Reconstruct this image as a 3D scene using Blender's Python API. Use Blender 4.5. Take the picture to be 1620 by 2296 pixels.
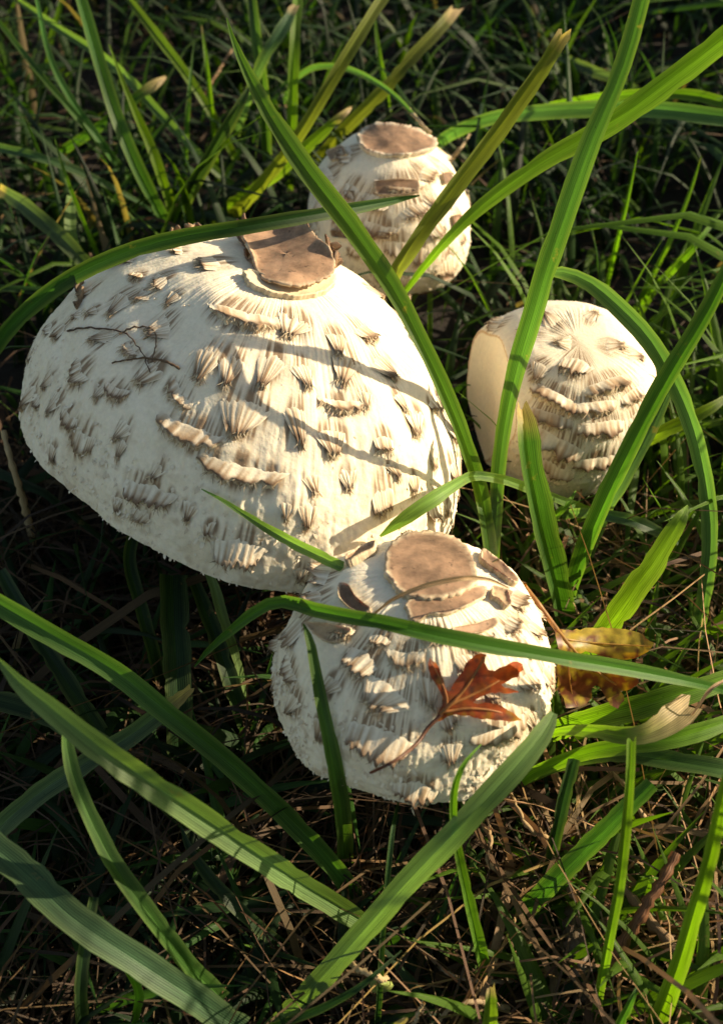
import bpy, bmesh, math, random
import numpy as np
from mathutils import Vector, Matrix, noise
from mathutils.bvhtree import BVHTree
from mathutils.geometry import delaunay_2d_cdt

R_ = math.radians
for o in list(bpy.data.objects):
    bpy.data.objects.remove(o)
sc = bpy.context.scene
COL = sc.collection
random.seed(7)
RNG = np.random.default_rng(11)

# ------------------------------------------------------------------ camera
PITCH, DIST, VFOV = R_(47), 0.36, R_(40)
TGT = np.array([0, 0, .05])
FWD = np.array([0, math.cos(PITCH), -math.sin(PITCH)])
RIGHT = np.array([1., 0, 0])
UP = np.cross(RIGHT, FWD)
CAM = TGT - DIST * FWD
IW, IH = 1620., 2295.
FOC = (IH / 2) / math.tan(VFOV / 2)
cam = bpy.data.objects.new('camera', bpy.data.cameras.new('camera'))
COL.objects.link(cam)
cam.location = CAM
cam.rotation_euler = (math.pi / 2 - PITCH, 0, 0)
cam.data.sensor_fit = 'VERTICAL'
cam.data.angle = VFOV
cam.data.clip_start = .005
cam.data.clip_end = 500
cam.data.dof.use_dof = True
cam.data.dof.focus_distance = .335
cam.data.dof.aperture_fstop = 14.0
sc.camera = cam

# ------------------------------------------------------------------ sky and sun
SUN_EL, SUN_AZ = R_(21), R_(13)          # azimuth measured from +X towards +Y
w = bpy.data.worlds.new('World')
sc.world = w
w.use_nodes = True
nt = w.node_tree
sky = nt.nodes.new('ShaderNodeTexSky')
sky.sky_type = 'NISHITA'
sky.sun_disc = False
sky.sun_elevation = SUN_EL
sky.sun_rotation = math.pi / 2 - SUN_AZ
nt.links.new(sky.outputs[0], nt.nodes['Background'].inputs[0])
nt.nodes['Background'].inputs[1].default_value = .10
sun = bpy.data.objects.new('sun', bpy.data.lights.new('sun', 'SUN'))
COL.objects.link(sun)
sdir = Vector((math.cos(SUN_EL) * math.cos(SUN_AZ), math.cos(SUN_EL) * math.sin(SUN_AZ), math.sin(SUN_EL)))
sun.rotation_euler = (-sdir).to_track_quat('-Z', 'Y').to_euler()
sun.location = sdir * 3
sun.data.energy = 5.0
sun.data.angle = R_(.5)
sun.data.color = (1, .925, .80)
sc.view_settings.view_transform = 'Standard'
sc.view_settings.look = 'None'
sc.view_settings.exposure = .95
sc.view_settings.gamma = 1
sc.view_settings.use_white_balance = True
sc.view_settings.white_balance_temperature = 8300
sc.cycles.max_bounces = 8
sc.cycles.transparent_max_bounces = 8


# ------------------------------------------------------------------ helpers
def nrm(a):
    a = np.asarray(a, float)
    return a / max(1e-12, np.linalg.norm(a))


def ray(x, y):
    return nrm(FWD * FOC + RIGHT * (x - IW / 2) - UP * (y - IH / 2))


def at(x, y, h):
    """the point at height h metres seen in direction x, y"""
    d = ray(x, y)
    return CAM + d * ((h - CAM[2]) / d[2])


def pxw(p):
    """metres per photo unit at point p"""
    return float((np.asarray(p) - CAM) @ FWD) / FOC


def hash3(i, j, k, s):
    n = (i * 374761393 + j * 668265263 + k * 2147483647 + s * 974711) & 0xffffffff
    n = ((n ^ (n >> 13)) * 1274126177) & 0xffffffff
    n = ((n ^ (n >> 15)) * 2246822519) & 0xffffffff
    return ((n ^ (n >> 16)) & 0xffff) / 65535.


def vnoise(p, s=0):
    p = np.asarray(p, float)
    i = np.floor(p).astype(np.int64)
    f = p - i
    f = f * f * (3 - 2 * f)
    out = 0
    for a in (0, 1):
        for b in (0, 1):
            for c in (0, 1):
                wgt = (f[..., 0] if a else 1 - f[..., 0]) * (f[..., 1] if b else 1 - f[..., 1]) * (f[..., 2] if c else 1 - f[..., 2])
                out = out + wgt * hash3(i[..., 0] + a, i[..., 1] + b, i[..., 2] + c, s)
    return out


def fbm(p, s=0, o=3):
    a, t, r = 1., 0., 0.
    p = np.asarray(p, float)
    for k in range(o):
        r = r + a * vnoise(p * 2 ** k, s + k * 17)
        t += a
        a *= .5
    return r / t


def sn(x, y=0., z=0., o=2):
    return .5 + .5 * noise.fractal(Vector((float(x), float(y), float(z))), 1., 2., o) / 1.3


def sstep(a, b, x):
    t = np.clip((x - a) / (b - a), 0, 1)
    return t * t * (3 - 2 * t)


def mesh_of(name, verts, faces, mat, cols=None, uvs=None, smooth=True, parent=None, keel=0):
    """one mesh object; cols: per-vertex rgb, uvs: per-vertex uv"""
    me = bpy.data.meshes.new(name)
    verts = np.asarray(verts, np.float32)
    if isinstance(faces, np.ndarray):
        n = faces.shape[1]
        me.vertices.add(len(verts))
        me.vertices.foreach_set('co', verts.ravel())
        me.loops.add(faces.size)
        me.loops.foreach_set('vertex_index', faces.astype(np.int32).ravel())
        me.polygons.add(len(faces))
        me.polygons.foreach_set('loop_start', np.arange(0, faces.size, n, dtype=np.int32))
        me.update(calc_edges=True)
    else:
        me.from_pydata(verts.tolist(), [], faces)
    if smooth:
        me.polygons.foreach_set('use_smooth', np.ones(len(me.polygons), bool))
    if cols is not None:
        a = me.color_attributes.new('Col', 'FLOAT_COLOR', 'POINT')
        c = np.ones((len(verts), 4), np.float32)
        c[:, :3] = cols
        a.data.foreach_set('color', c.ravel())
    if uvs is not None:
        li = np.empty(len(me.loops), np.int32)
        me.loops.foreach_get('vertex_index', li)
        u = me.uv_layers.new(name='UVMap')
        u.data.foreach_set('uv', np.asarray(uvs, np.float32)[li].ravel())
    if keel:
        ev = np.empty(len(me.edges) * 2, np.int32)
        me.edges.foreach_get('vertices', ev)
        ev = ev.reshape(-1, 2)
        sh = me.attributes.new('sharp_edge', 'BOOLEAN', 'EDGE')
        sh.data.foreach_set('value', ((ev[:, 0] % keel == keel // 2) & (ev[:, 1] % keel == keel // 2)))
    me.validate()
    me.materials.append(mat)
    o = bpy.data.objects.new(name, me)
    COL.objects.link(o)
    if parent:
        o.parent = parent
    return o


def tag(o, label=None, cat=None, group=None, kind=None):
    if label: o['label'] = label
    if cat: o['category'] = cat
    if group: o['group'] = group
    if kind: o['kind'] = kind
    return o


def grid_faces(nr, nc, wrap=False, off=0):
    r = np.arange(nr - 1)[:, None]
    c = np.arange(nc if wrap else nc - 1)[None]
    c2 = (c + 1) % nc
    f = np.stack([r * nc + c, (r + 1) * nc + c, (r + 1) * nc + c2, r * nc + c2], -1)
    return f.reshape(-1, 4) + off


def spline(pts, n):
    """Catmull-Rom through rows of pts, n samples, even in index"""
    pts = np.asarray(pts, float)
    if len(pts) == 2:
        t = np.linspace(0, 1, n)[:, None]
        return pts[0] * (1 - t) + pts[1] * t
    e = np.vstack([2 * pts[0] - pts[1], pts, 2 * pts[-1] - pts[-2]])
    seg = np.linalg.norm(np.diff(pts[:, :3], axis=0), axis=1)
    cum = np.r_[0, np.cumsum(seg)] / seg.sum()
    out = []
    for t in np.linspace(0, 1, n):
        k = min(len(pts) - 2, max(0, int(np.searchsorted(cum, t, 'right') - 1)))
        u = (t - cum[k]) / max(1e-9, cum[k + 1] - cum[k])
        a, b, c, d = e[k], e[k + 1], e[k + 2], e[k + 3]
        out.append(.5 * (2 * b + (c - a) * u + (2 * a - 5 * b + 4 * c - d) * u * u + (3 * b - a - 3 * c + d) * u ** 3))
    return np.array(out)


# ------------------------------------------------------------------ materials
def new_mat(name):
    m = bpy.data.materials.new(name)
    m.use_nodes = True
    t = m.node_tree
    return m, t, t.nodes['Principled BSDF'], t.nodes['Material Output']


def N(t, kind, **kw):
    n = t.nodes.new(kind)
    for k, v in kw.items():
        if k.startswith('i_'):
            key = k[2:]
            n.inputs[int(key) if key.isdigit() else key].default_value = v
        else:
            setattr(n, k, v)
    return n


def noise_bump(t, bsdf, scale, dist, detail=4, strength=1, vec=None):
    no = N(t, 'ShaderNodeTexNoise', i_Scale=scale, i_Detail=detail)
    t.links.new(vec if vec else N(t, 'ShaderNodeTexCoord').outputs['Object'], no.inputs['Vector'])
    b = N(t, 'ShaderNodeBump', i_Strength=strength, i_Distance=dist)
    t.links.new(no.outputs[0], b.inputs['Height'])
    t.links.new(b.outputs[0], bsdf.inputs['Normal'])
    return no, b


def col_mix(t, a, b, fac, mode='MIX'):
    m = N(t, 'ShaderNodeMix', data_type='RGBA', blend_type=mode)
    for sock, v in ((m.inputs[0], fac), (m.inputs[6], a), (m.inputs[7], b)):
        if hasattr(v, 'is_output'):
            t.links.new(v, sock)
        else:
            sock.default_value = v
    return m.outputs[2]


def flesh_mat(name, sss=.25, rough=.8, bump=.00025, spots=True):
    m, t, b, o = new_mat(name)
    at_ = N(t, 'ShaderNodeAttribute', attribute_name='Col')
    tc = N(t, 'ShaderNodeTexCoord')
    no = N(t, 'ShaderNodeTexNoise', i_Scale=900, i_Detail=5, i_Roughness=.65)
    t.links.new(tc.outputs['Object'], no.inputs['Vector'])
    rp = N(t, 'ShaderNodeMapRange', i_1=.3, i_2=.7, i_3=.9, i_4=1.06)
    t.links.new(no.outputs[0], rp.inputs[0])
    c = col_mix(t, at_.outputs[0], rp.outputs[0], 1., 'MULTIPLY')
    t.links.new(c, b.inputs['Base Color'])
    b.inputs['Roughness'].default_value = rough
    b.inputs['Specular IOR Level'].default_value = .25
    b.inputs['Subsurface Weight'].default_value = sss
    b.inputs['Subsurface Radius'].default_value = (1, .6, .35)
    b.inputs['Subsurface Scale'].default_value = .003
    n2 = N(t, 'ShaderNodeTexNoise', i_Scale=1400, i_Detail=4)
    t.links.new(tc.outputs['Object'], n2.inputs['Vector'])
    bp = N(t, 'ShaderNodeBump', i_Strength=.45, i_Distance=bump)
    t.links.new(n2.outputs[0], bp.inputs['Height'])
    t.links.new(bp.outputs[0], b.inputs['Normal'])
    return m


M_CAP = flesh_mat('cap_flesh')
M_SCALE = flesh_mat('scale_skin', .08, .75, .0002)
M_CUT = flesh_mat('cut_flesh', .5, .6, .00005)
M_STEM = flesh_mat('stem_flesh', .15, .75, .0002)


def disc_mat():
    m, t, b, o = new_mat('brown_skin')
    at_ = N(t, 'ShaderNodeAttribute', attribute_name='Col')
    tc = N(t, 'ShaderNodeTexCoord')
    no = N(t, 'ShaderNodeTexNoise', i_Scale=160, i_Detail=6, i_Roughness=.7)
    t.links.new(tc.outputs['Object'], no.inputs['Vector'])
    rp = N(t, 'ShaderNodeMapRange', i_1=.36, i_2=.66, i_3=.5, i_4=1.35)
    t.links.new(no.outputs[0], rp.inputs[0])
    vo = N(t, 'ShaderNodeTexNoise', i_Scale=700, i_Detail=2)
    t.links.new(tc.outputs['Object'], vo.inputs['Vector'])
    r2 = N(t, 'ShaderNodeMapRange', i_1=.66, i_2=.74, i_3=1, i_4=.45)
    t.links.new(vo.outputs[0], r2.inputs[0])
    c = col_mix(t, at_.outputs[0], rp.outputs[0], 1., 'MULTIPLY')
    c = col_mix(t, c, r2.outputs[0], 1., 'MULTIPLY')
    t.links.new(c, b.inputs['Base Color'])
    b.inputs['Roughness'].default_value = .62
    b.inputs['Specular IOR Level'].default_value = .3
    b.inputs['Subsurface Weight'].default_value = .08
    b.inputs['Subsurface Scale'].default_value = .002
    bp = N(t, 'ShaderNodeBump', i_Strength=.5, i_Distance=.0002)
    t.links.new(no.outputs[0], bp.inputs['Height'])
    t.links.new(bp.outputs[0], b.inputs['Normal'])
    return m


M_DISC = disc_mat()


def leaf_mat(name, trans=.42, rough=.45, stripes=True, tint=(1.12, 1.2, .38, 1), gain=2.0, spec=.22):
    """thin leaf: colour from the vertex colours, veins along the blade, light passing through"""
    m, t, b, o = new_mat(name)
    at_ = N(t, 'ShaderNodeAttribute', attribute_name='Col')
    col = at_.outputs[0]
    tc = N(t, 'ShaderNodeTexCoord')
    if stripes:
        mp = N(t, 'ShaderNodeMapping')
        mp.inputs['Scale'].default_value = (9, .6, 1)
        t.links.new(tc.outputs['UV'], mp.inputs[0])
        no = N(t, 'ShaderNodeTexNoise', i_Scale=3.2, i_Detail=4, i_Roughness=.6)
        t.links.new(mp.outputs[0], no.inputs['Vector'])
        wv = N(t, 'ShaderNodeTexWave', wave_type='BANDS', bands_direction='X', i_Scale=4.2, i_Distortion=.4)
        t.links.new(tc.outputs['UV'], wv.inputs['Vector'])
        rp = N(t, 'ShaderNodeMapRange', i_1=.3, i_2=.7, i_3=.6, i_4=1.35)
        t.links.new(no.outputs[0], rp.inputs[0])
        col = col_mix(t, col, rp.outputs[0], 1., 'MULTIPLY')
        rw = N(t, 'ShaderNodeMapRange', i_1=0, i_2=1, i_3=.82, i_4=1.15)
        t.links.new(wv.outputs['Fac'], rw.inputs[0])
        col = col_mix(t, col, rw.outputs[0], 1., 'MULTIPLY')
        bp = N(t, 'ShaderNodeBump', i_Strength=.35, i_Distance=.00015)
        t.links.new(wv.outputs['Fac'], bp.inputs['Height'])
        t.links.new(bp.outputs[0], b.inputs['Normal'])
    else:
        no = N(t, 'ShaderNodeTexNoise', i_Scale=500, i_Detail=4)
        t.links.new(tc.outputs['Object'], no.inputs['Vector'])
        rp = N(t, 'ShaderNodeMapRange', i_1=.3, i_2=.7, i_3=.65, i_4=1.3)
        t.links.new(no.outputs[0], rp.inputs[0])
        col = col_mix(t, col, rp.outputs[0], 1., 'MULTIPLY')
        bp = N(t, 'ShaderNodeBump', i_Strength=.4, i_Distance=.0002)
        t.links.new(no.outputs[0], bp.inputs['Height'])
        t.links.new(bp.outputs[0], b.inputs['Normal'])
    bl = N(t, 'ShaderNodeTexNoise', i_Scale=140, i_Detail=4, i_Roughness=.7)
    t.links.new(tc.outputs['Object'], bl.inputs['Vector'])
    rb = N(t, 'ShaderNodeMapRange', i_1=.66, i_2=.74, i_3=0, i_4=.55)
    t.links.new(bl.outputs[0], rb.inputs[0])
    col = col_mix(t, col, (.20, .15, .055, 1), rb.outputs[0])
    # small specks of dust and damage
    sp = N(t, 'ShaderNodeTexNoise', i_Scale=1500, i_Detail=1)
    t.links.new(tc.outputs['Object'], sp.inputs['Vector'])
    rs = N(t, 'ShaderNodeMapRange', i_1=.74, i_2=.8, i_3=1, i_4=.55)
    t.links.new(sp.outputs[0], rs.inputs[0])
    col = col_mix(t, col, rs.outputs[0], 1., 'MULTIPLY')
    t.links.new(col, b.inputs['Base Color'])
    b.inputs['Roughness'].default_value = rough
    b.inputs['Specular IOR Level'].default_value = spec
    tr = N(t, 'ShaderNodeBsdfTranslucent')
    tcol = col_mix(t, col, tint, 1., 'MULTIPLY')
    g = N(t, 'ShaderNodeVectorMath', operation='SCALE')
    g.inputs[3].default_value = gain
    t.links.new(tcol, g.inputs[0])
    t.links.new(g.outputs[0], tr.inputs[0])
    mx = N(t, 'ShaderNodeMixShader', i_0=trans)
    t.links.new(b.outputs[0], mx.inputs[1])
    t.links.new(tr.outputs[0], mx.inputs[2])
    t.links.new(mx.outputs[0], o.inputs[0])
    return m


M_BLADE = leaf_mat('grass_leaf')
M_STRAW = leaf_mat('dry_grass', .2, .6, True, (1, .85, .6, 1), 1.2, .3)
M_OAK = leaf_mat('oak_leaf_skin', .35, .45, False, (1.1, .7, .25, 1), 1.5, .4)


def soil_mat():
    m, t, b, o = new_mat('soil')
    tc = N(t, 'ShaderNodeTexCoord')
    no = N(t, 'ShaderNodeTexNoise', i_Scale=60, i_Detail=8, i_Roughness=.7)
    t.links.new(tc.outputs['Object'], no.inputs['Vector'])
    cr = N(t, 'ShaderNodeValToRGB')
    cr.color_ramp.elements[0].position = .3
    cr.color_ramp.elements[0].color = (.006, .004, .003, 1)
    cr.color_ramp.elements[1].position = .75
    cr.color_ramp.elements[1].color = (.022, .014, .008, 1)
    t.links.new(no.outputs[0], cr.inputs[0])
    t.links.new(cr.outputs[0], b.inputs['Base Color'])
    b.inputs['Roughness'].default_value = .95
    bp = N(t, 'ShaderNodeBump', i_Strength=1, i_Distance=.003)
    t.links.new(no.outputs[0], bp.inputs['Height'])
    t.links.new(bp.outputs[0], b.inputs['Normal'])
    return m


M_SOIL = soil_mat()

# ------------------------------------------------------------------ ground
g1 = np.concatenate([-np.geomspace(60, .85, 26), np.linspace(-.8, .8, 180), np.geomspace(.85, 60, 26)])
gx, gy = np.meshgrid(g1, g1)


def ground_z(x, y):
    p = np.stack([x * 22, y * 22, 0 * x], -1)
    return (fbm(p, 3, 4) - .55) * .014


gz = ground_z(gx, gy)
_gi = np.linspace(-.8, .8, 180)


def gzs(x, y):
    i = int(np.clip((x + .8) / 1.6 * 179, 0, 179)) + 26
    j = int(np.clip((y + .8) / 1.6 * 179, 0, 179)) + 26
    return float(gz[j, i])


gnd = mesh_of('ground', np.stack([gx, gy, gz], -1).reshape(-1, 3), grid_faces(len(g1), len(g1)), M_SOIL)
tag(gnd, 'dark bare soil under the grass', kind='structure')

# ------------------------------------------------------------------ mushrooms
CREAM = np.array([.80, .71, .55])
CREAM2 = np.array([.68, .56, .38])
TAN = np.array([.40, .275, .165])
BROWN = np.array([.17, .10, .058])
DARK = np.array([.11, .062, .036])
SKIN = np.array([.255, .155, .097])


class Cap:
    def __init__(s, prm, seed, cut=None, under=.35):
        s.cx, s.cy, s.zc, s.R, s.H, tx, ty, s.pw, s.inc, s.sx, s.az, s.s3, s.a3 = prm
        s.seed = seed
        s.c = at(s.cx, s.cy, s.zc)
        s.a = nrm([tx, ty, 1])
        s.e1 = nrm(np.cross([0, 1., 0], s.a))
        s.e2 = np.cross(s.a, s.e1)
        s.cut = cut
        V = s.pos(np.linspace(0, 1, 90)[:, None], np.linspace(0, 2 * math.pi, 180, endpoint=False)[None], 1)[0]
        s.bvh = BVHTree.FromPolygons([Vector(v) for v in V.reshape(-1, 3)], grid_faces(90, 180, True).tolist())

    def pos(s, t, ph, fine=0):
        """t 0 apex .. 1 rim, ph azimuth"""
        th = t * (math.pi / 2 + s.inc) + 0 * ph
        ph = ph + 0 * th
        rho = np.sin(th).clip(0) ** s.pw
        rr = s.R * rho * (1 + (s.sx * np.cos(2 * (ph - s.az)) + s.s3 * np.cos(3 * (ph - s.a3))))
        p = s.c + (rr * np.cos(ph))[..., None] * s.e1 + (rr * np.sin(ph))[..., None] * s.e2 + (s.H * np.cos(th))[..., None] * s.a
        out = nrm3(p - (s.c - s.a * s.H * .3))
        lo = (fbm(p * 60, s.seed, 2) - .5) * .0045 * sstep(.05, .3, t)
        p = p + out * lo[..., None]
        cutm = None
        if s.cut is not None:
            q, n = s.cut
            d = (p - q) @ n
            wav = (fbm(p * 70, 5, 2) - .5) * .002
            over = d - wav
            cutm = over > 0
            p = p - np.where(cutm, over, 0)[..., None] * n
        return p, out, cutm

    def hit(s, x, y):
        h = s.bvh.ray_cast(Vector(CAM), Vector(ray(x, y)))
        if h[0] is None:
            return None, None
        n = np.array(h[1])
        if n @ (np.array(h[0]) - s.c) < 0:
            n = -n
        return np.array(h[0]), n

    def near(s, p):
        h = s.bvh.find_nearest(Vector(p))
        n = np.array(h[1])
        if n @ (np.array(h[0]) - (s.c - s.a * s.H * .5)) < 0:
            n = -n
        return np.array(h[0]), n

    def frame(s, p, n):
        """down-slope and sideways directions at a surface point"""
        dn = -(s.a - n * (s.a @ n))
        if np.linalg.norm(dn) < .08:
            dn = (p - s.c) - s.a * ((p - s.c) @ s.a)
        dn = nrm(dn - n * (dn @ n))
        return dn, np.cross(n, dn)


def nrm3(v):
    return v / np.maximum(1e-12, np.linalg.norm(v, axis=-1, keepdims=True))


def build_scale(cap, par, P, n, wd, ln, kind, seed, lift=None, dark=.5):
    """one shaggy scale: its top grows out of the cap, its lower edge lifts and frays"""
    r = np.random.default_rng(seed)
    dn, tv = cap.frame(P, n)
    ang = r.normal(0, .18)
    dn, tv = dn * math.cos(ang) + tv * math.sin(ang), tv * math.cos(ang) - dn * math.sin(ang)
    nu, nv = 29, 9
    lift = lift if lift is not None else wd * r.uniform(.08, .15)
    V, Cc = [], []
    edge = r.normal(0, 1, nu)
    edge = .45 * edge + .55 * np.convolve(np.r_[edge[0], edge, edge[-1]], [.3, .4, .3], 'valid')
    lean = r.normal(0, .15)
    streak = r.random(nu)
    streak = .75 * streak + .25 * np.roll(streak, 1)
    for j in range(nv):
        t = j / (nv - 1)
        for i in range(nu):
            u = 2 * i / (nu - 1) - 1
            if kind == 'fan':            # wide flat fibres drawn together into a tip
                x = u * wd * .55 * (1 - .68 * t ** 1.2)
                y = (t - .75) * ln * 1.15 * (1 - .22 * u * u)
                hgt = lift * .8 * t ** 2.6 * (1 - .5 * abs(u))
            elif kind == 'crescent':     # long thin lifted edge with a smile shape
                x = u * wd * .54
                y = (t - .9) * ln * .75 * (1 - .5 * u * u) - .42 * ln * u * u
                hgt = .55 * lift * t ** 2.4 * (1 - u * u) ** .7
            elif kind == 'ledge':        # straight shelf of torn skin
                x = u * wd * .54
                y = (t - .8) * ln * .8 * (1 - .25 * u ** 4)
                hgt = .7 * lift * t ** 2 * (1 - u ** 4) * (.6 + .8 * abs(math.sin(u * 4 + seed)))
            else:                        # thin flap curling outward
                x = u * wd * .52 * (1 - .2 * t)
                y = (t - .7) * ln * (1 - .4 * u * u)
                hgt = lift * 1.25 * t ** 2.2 * (1 - .55 * u * u)
                y -= .3 * ln * max(0, t - .75)
            x += lean * ln * t
            y += edge[i] * ln * .10 * t ** 4
            hgt *= 1 + .25 * edge[i] * t
            q, qn = cap.near(P + tv * x + dn * y)
            V.append(q + qn * (hgt + .0002 * min(1, t * 4) - .0004 * (1 - t) ** 3) + qn * (streak[i] - .5) * .00035 * math.sin(math.pi * t))
            sk = streak[i]
            fade = sstep(0, .35, t) * (1 - .6 * sstep(.8, 1., abs(u)))
            k = np.clip((.1 + .75 * t) * fade + (sk - .5) * 1.5 * fade, 0, 1)
            base = CREAM * (1 - k) + TAN * k
            k2 = np.clip((t - .62) * 2.4 * (.45 + dark) + (sk - .55) * 1.2 * t, 0, 1) * (.45 + .5 * dark) * (.4 + .6 * fade)
            base = base * (1 - k2) + BROWN * k2
            k3 = sstep(.78, .95, t) * dark * (.5 + .5 * sk)
            base = base * (1 - k3) + DARK * k3
            Cc.append(base)
    F = grid_faces(nv, nu).tolist()
    e0 = (nv - 1) * nu
    if kind == 'curl':                   # dark hollow underside
        off = len(V)
        for j in range(nv):
            t = j / (nv - 1)
            for i in range(nu):
                p = V[j * nu + i]
                q, qn = cap.near(p)
                V.append(p - qn * (.0003 * (.3 + t)) - dn * .0001 * t)
                Cc.append(TAN * .5 + BROWN * .5)
        F += [[b_ + off for b_ in f_[::-1]] for f_ in F]
        for i in range(nu - 1):
            F.append([e0 + i, e0 + i + off, e0 + i + 1 + off, e0 + i + 1])
    else:                                # fibrous curtain from the edge down to the flesh
        prev = list(range(e0, e0 + nu))
        for f_ in (.35, .75, 1.):
            row = []
            for i in range(nu):
                p = V[e0 + i]
                q, qn = cap.near(p)
                g = max(0., float((p - q) @ qn))
                tgt = q - qn * .0003 + dn * (.0004 + .25 * g) * (1 if f_ == 1. else .6) + dn * streak[i] * .0008 * f_
                row.append(len(V))
                V.append(p * (1 - f_) + tgt * f_ + dn * math.sin(math.pi * f_) * .0003)
                m_ = streak[(i * 7) % nu]
                Cc.append((CREAM2 if m_ > .5 else TAN * 1.1) * (.75 + .3 * f_))
            F += [[prev[i], row[i], row[i + 1], prev[i + 1]] for i in range(nu - 1)]
            prev = row
    nfr = int(14 + wd * 3200)            # frayed threads along the lower edge
    for k in range(nfr):
        f = r.uniform(.06, .94) * (nu - 1)
        i = int(f)
        b0 = e0 + i
        tt = f - i
        p = V[b0] * (1 - tt) + V[min(b0 + 1, nv * nu - 1)] * tt
        q, qn = cap.near(p)
        gap = (p - q) @ qn
        p = p - qn * gap * r.uniform(0, .8)
        L = r.uniform(.0008, .0026) * (1 + wd * 12)
        d = nrm(dn * r.uniform(.5, 1.1) + tv * r.normal(0, .45) - qn * r.uniform(-.1, .6))
        s_ = nrm(np.cross(d, qn)) * r.uniform(.00008, .0002)
        m = p + d * L * .55 + qn * r.uniform(-.0001, .0004)
        e = p + d * L
        eq, eqn = cap.near(e)
        e = e if (e - eq) @ eqn > .0001 else eq + eqn * .0001
        a = len(V)
        V += [p - s_, p + s_, m + s_ * .7, m - s_ * .7, e]
        kk = r.random()
        cc = CREAM2 * (1 - kk) + (TAN if r.random() < .6 else BROWN) * kk
        Cc += [cc * .9, cc * .9, cc, cc, cc * 1.05]
        F += [[a, a + 1, a + 2, a + 3], [a + 3, a + 2, a + 4]]
    return mesh_of('scale', V, F, M_SCALE, np.array(Cc), parent=par)


def build_plate(cap, par, name, poly, thick, mat, seed, edge_lift=0., rim=CREAM2, col=SKIN, wob=.0004, lobes=None, lower=None):
    """a skin plate on the cap with the traced outline: lifted rim, skirt down to the flesh"""
    poly = np.array(poly, float)
    c = poly.mean(0)
    pr = np.vstack([poly, poly[:1]])
    n = 110
    loop = []
    seg = np.linalg.norm(np.diff(pr, axis=0), axis=1)
    cum = np.r_[0, np.cumsum(seg)]
    for k in range(n):
        d = cum[-1] * k / n
        i = min(len(poly) - 1, int(np.searchsorted(cum, d, 'right') - 1))
        f = (d - cum[i]) / seg[i]
        loop.append(pr[i] * (1 - f) + pr[i + 1] * f)
    loop = np.array(loop)
    for _ in range(14):
        loop = .5 * loop + .25 * (np.roll(loop, 1, 0) + np.roll(loop, -1, 0))
    rr = np.random.default_rng(seed)
    jag = rr.normal(0, 1, n)
    V, Cc = [], []
    rings = [.0, .2, .4, .6, .75, .87, .95, 1., 1.02, 1.03]
    last = None
    for ri, f in enumerate(rings):
        for k in range(n):
            x, y = c + (loop[k] - c) * f * (1 + (.018 * jag[k] + .10 * (sn(k * .3, seed * 1.7) - .5)) * (f > .9))
            p, nn = cap.hit(x, y)
            if p is None:
                g = f
                while p is None and g > .05:
                    g -= .04
                    x, y = c + (loop[k] - c) * g
                    p, nn = cap.hit(x, y)
                if p is None:
                    p, nn = cap.near(cap.c + cap.a * cap.H)
            p, nn = cap.near(p)
            lf = edge_lift * max(0, (f - .55) / .45) ** 2 if f <= 1 else edge_lift
            if lobes is not None:
                lf *= lobes(k / n)
            h = thick + lf
            if f > 1.01: h = thick * .5 + lf * .85
            if f == rings[-1]: h = -.0006
            q = p + nn * (h + (sn(p[0] * 300, p[1] * 300, p[2] * 300 + seed) - .5) * wob * (f <= 1))
            V.append(q)
            m = np.clip(sstep(.86, .97, f) * (.1 + 1.3 * sn(k * .22, seed * 3.1) - .25 + .2 * jag[k]), 0, 1)
            Cc.append((col * (1 - m) + rim * m) if f <= 1.012 else (rim * .9 if jag[k] > 0 else rim * .45 + TAN * .45) * (.8 + .2 * rr.random()))
    F = grid_faces(len(rings), n, True).tolist()
    return mesh_of(name, V, F, mat, np.array(Cc), parent=par)


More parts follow.
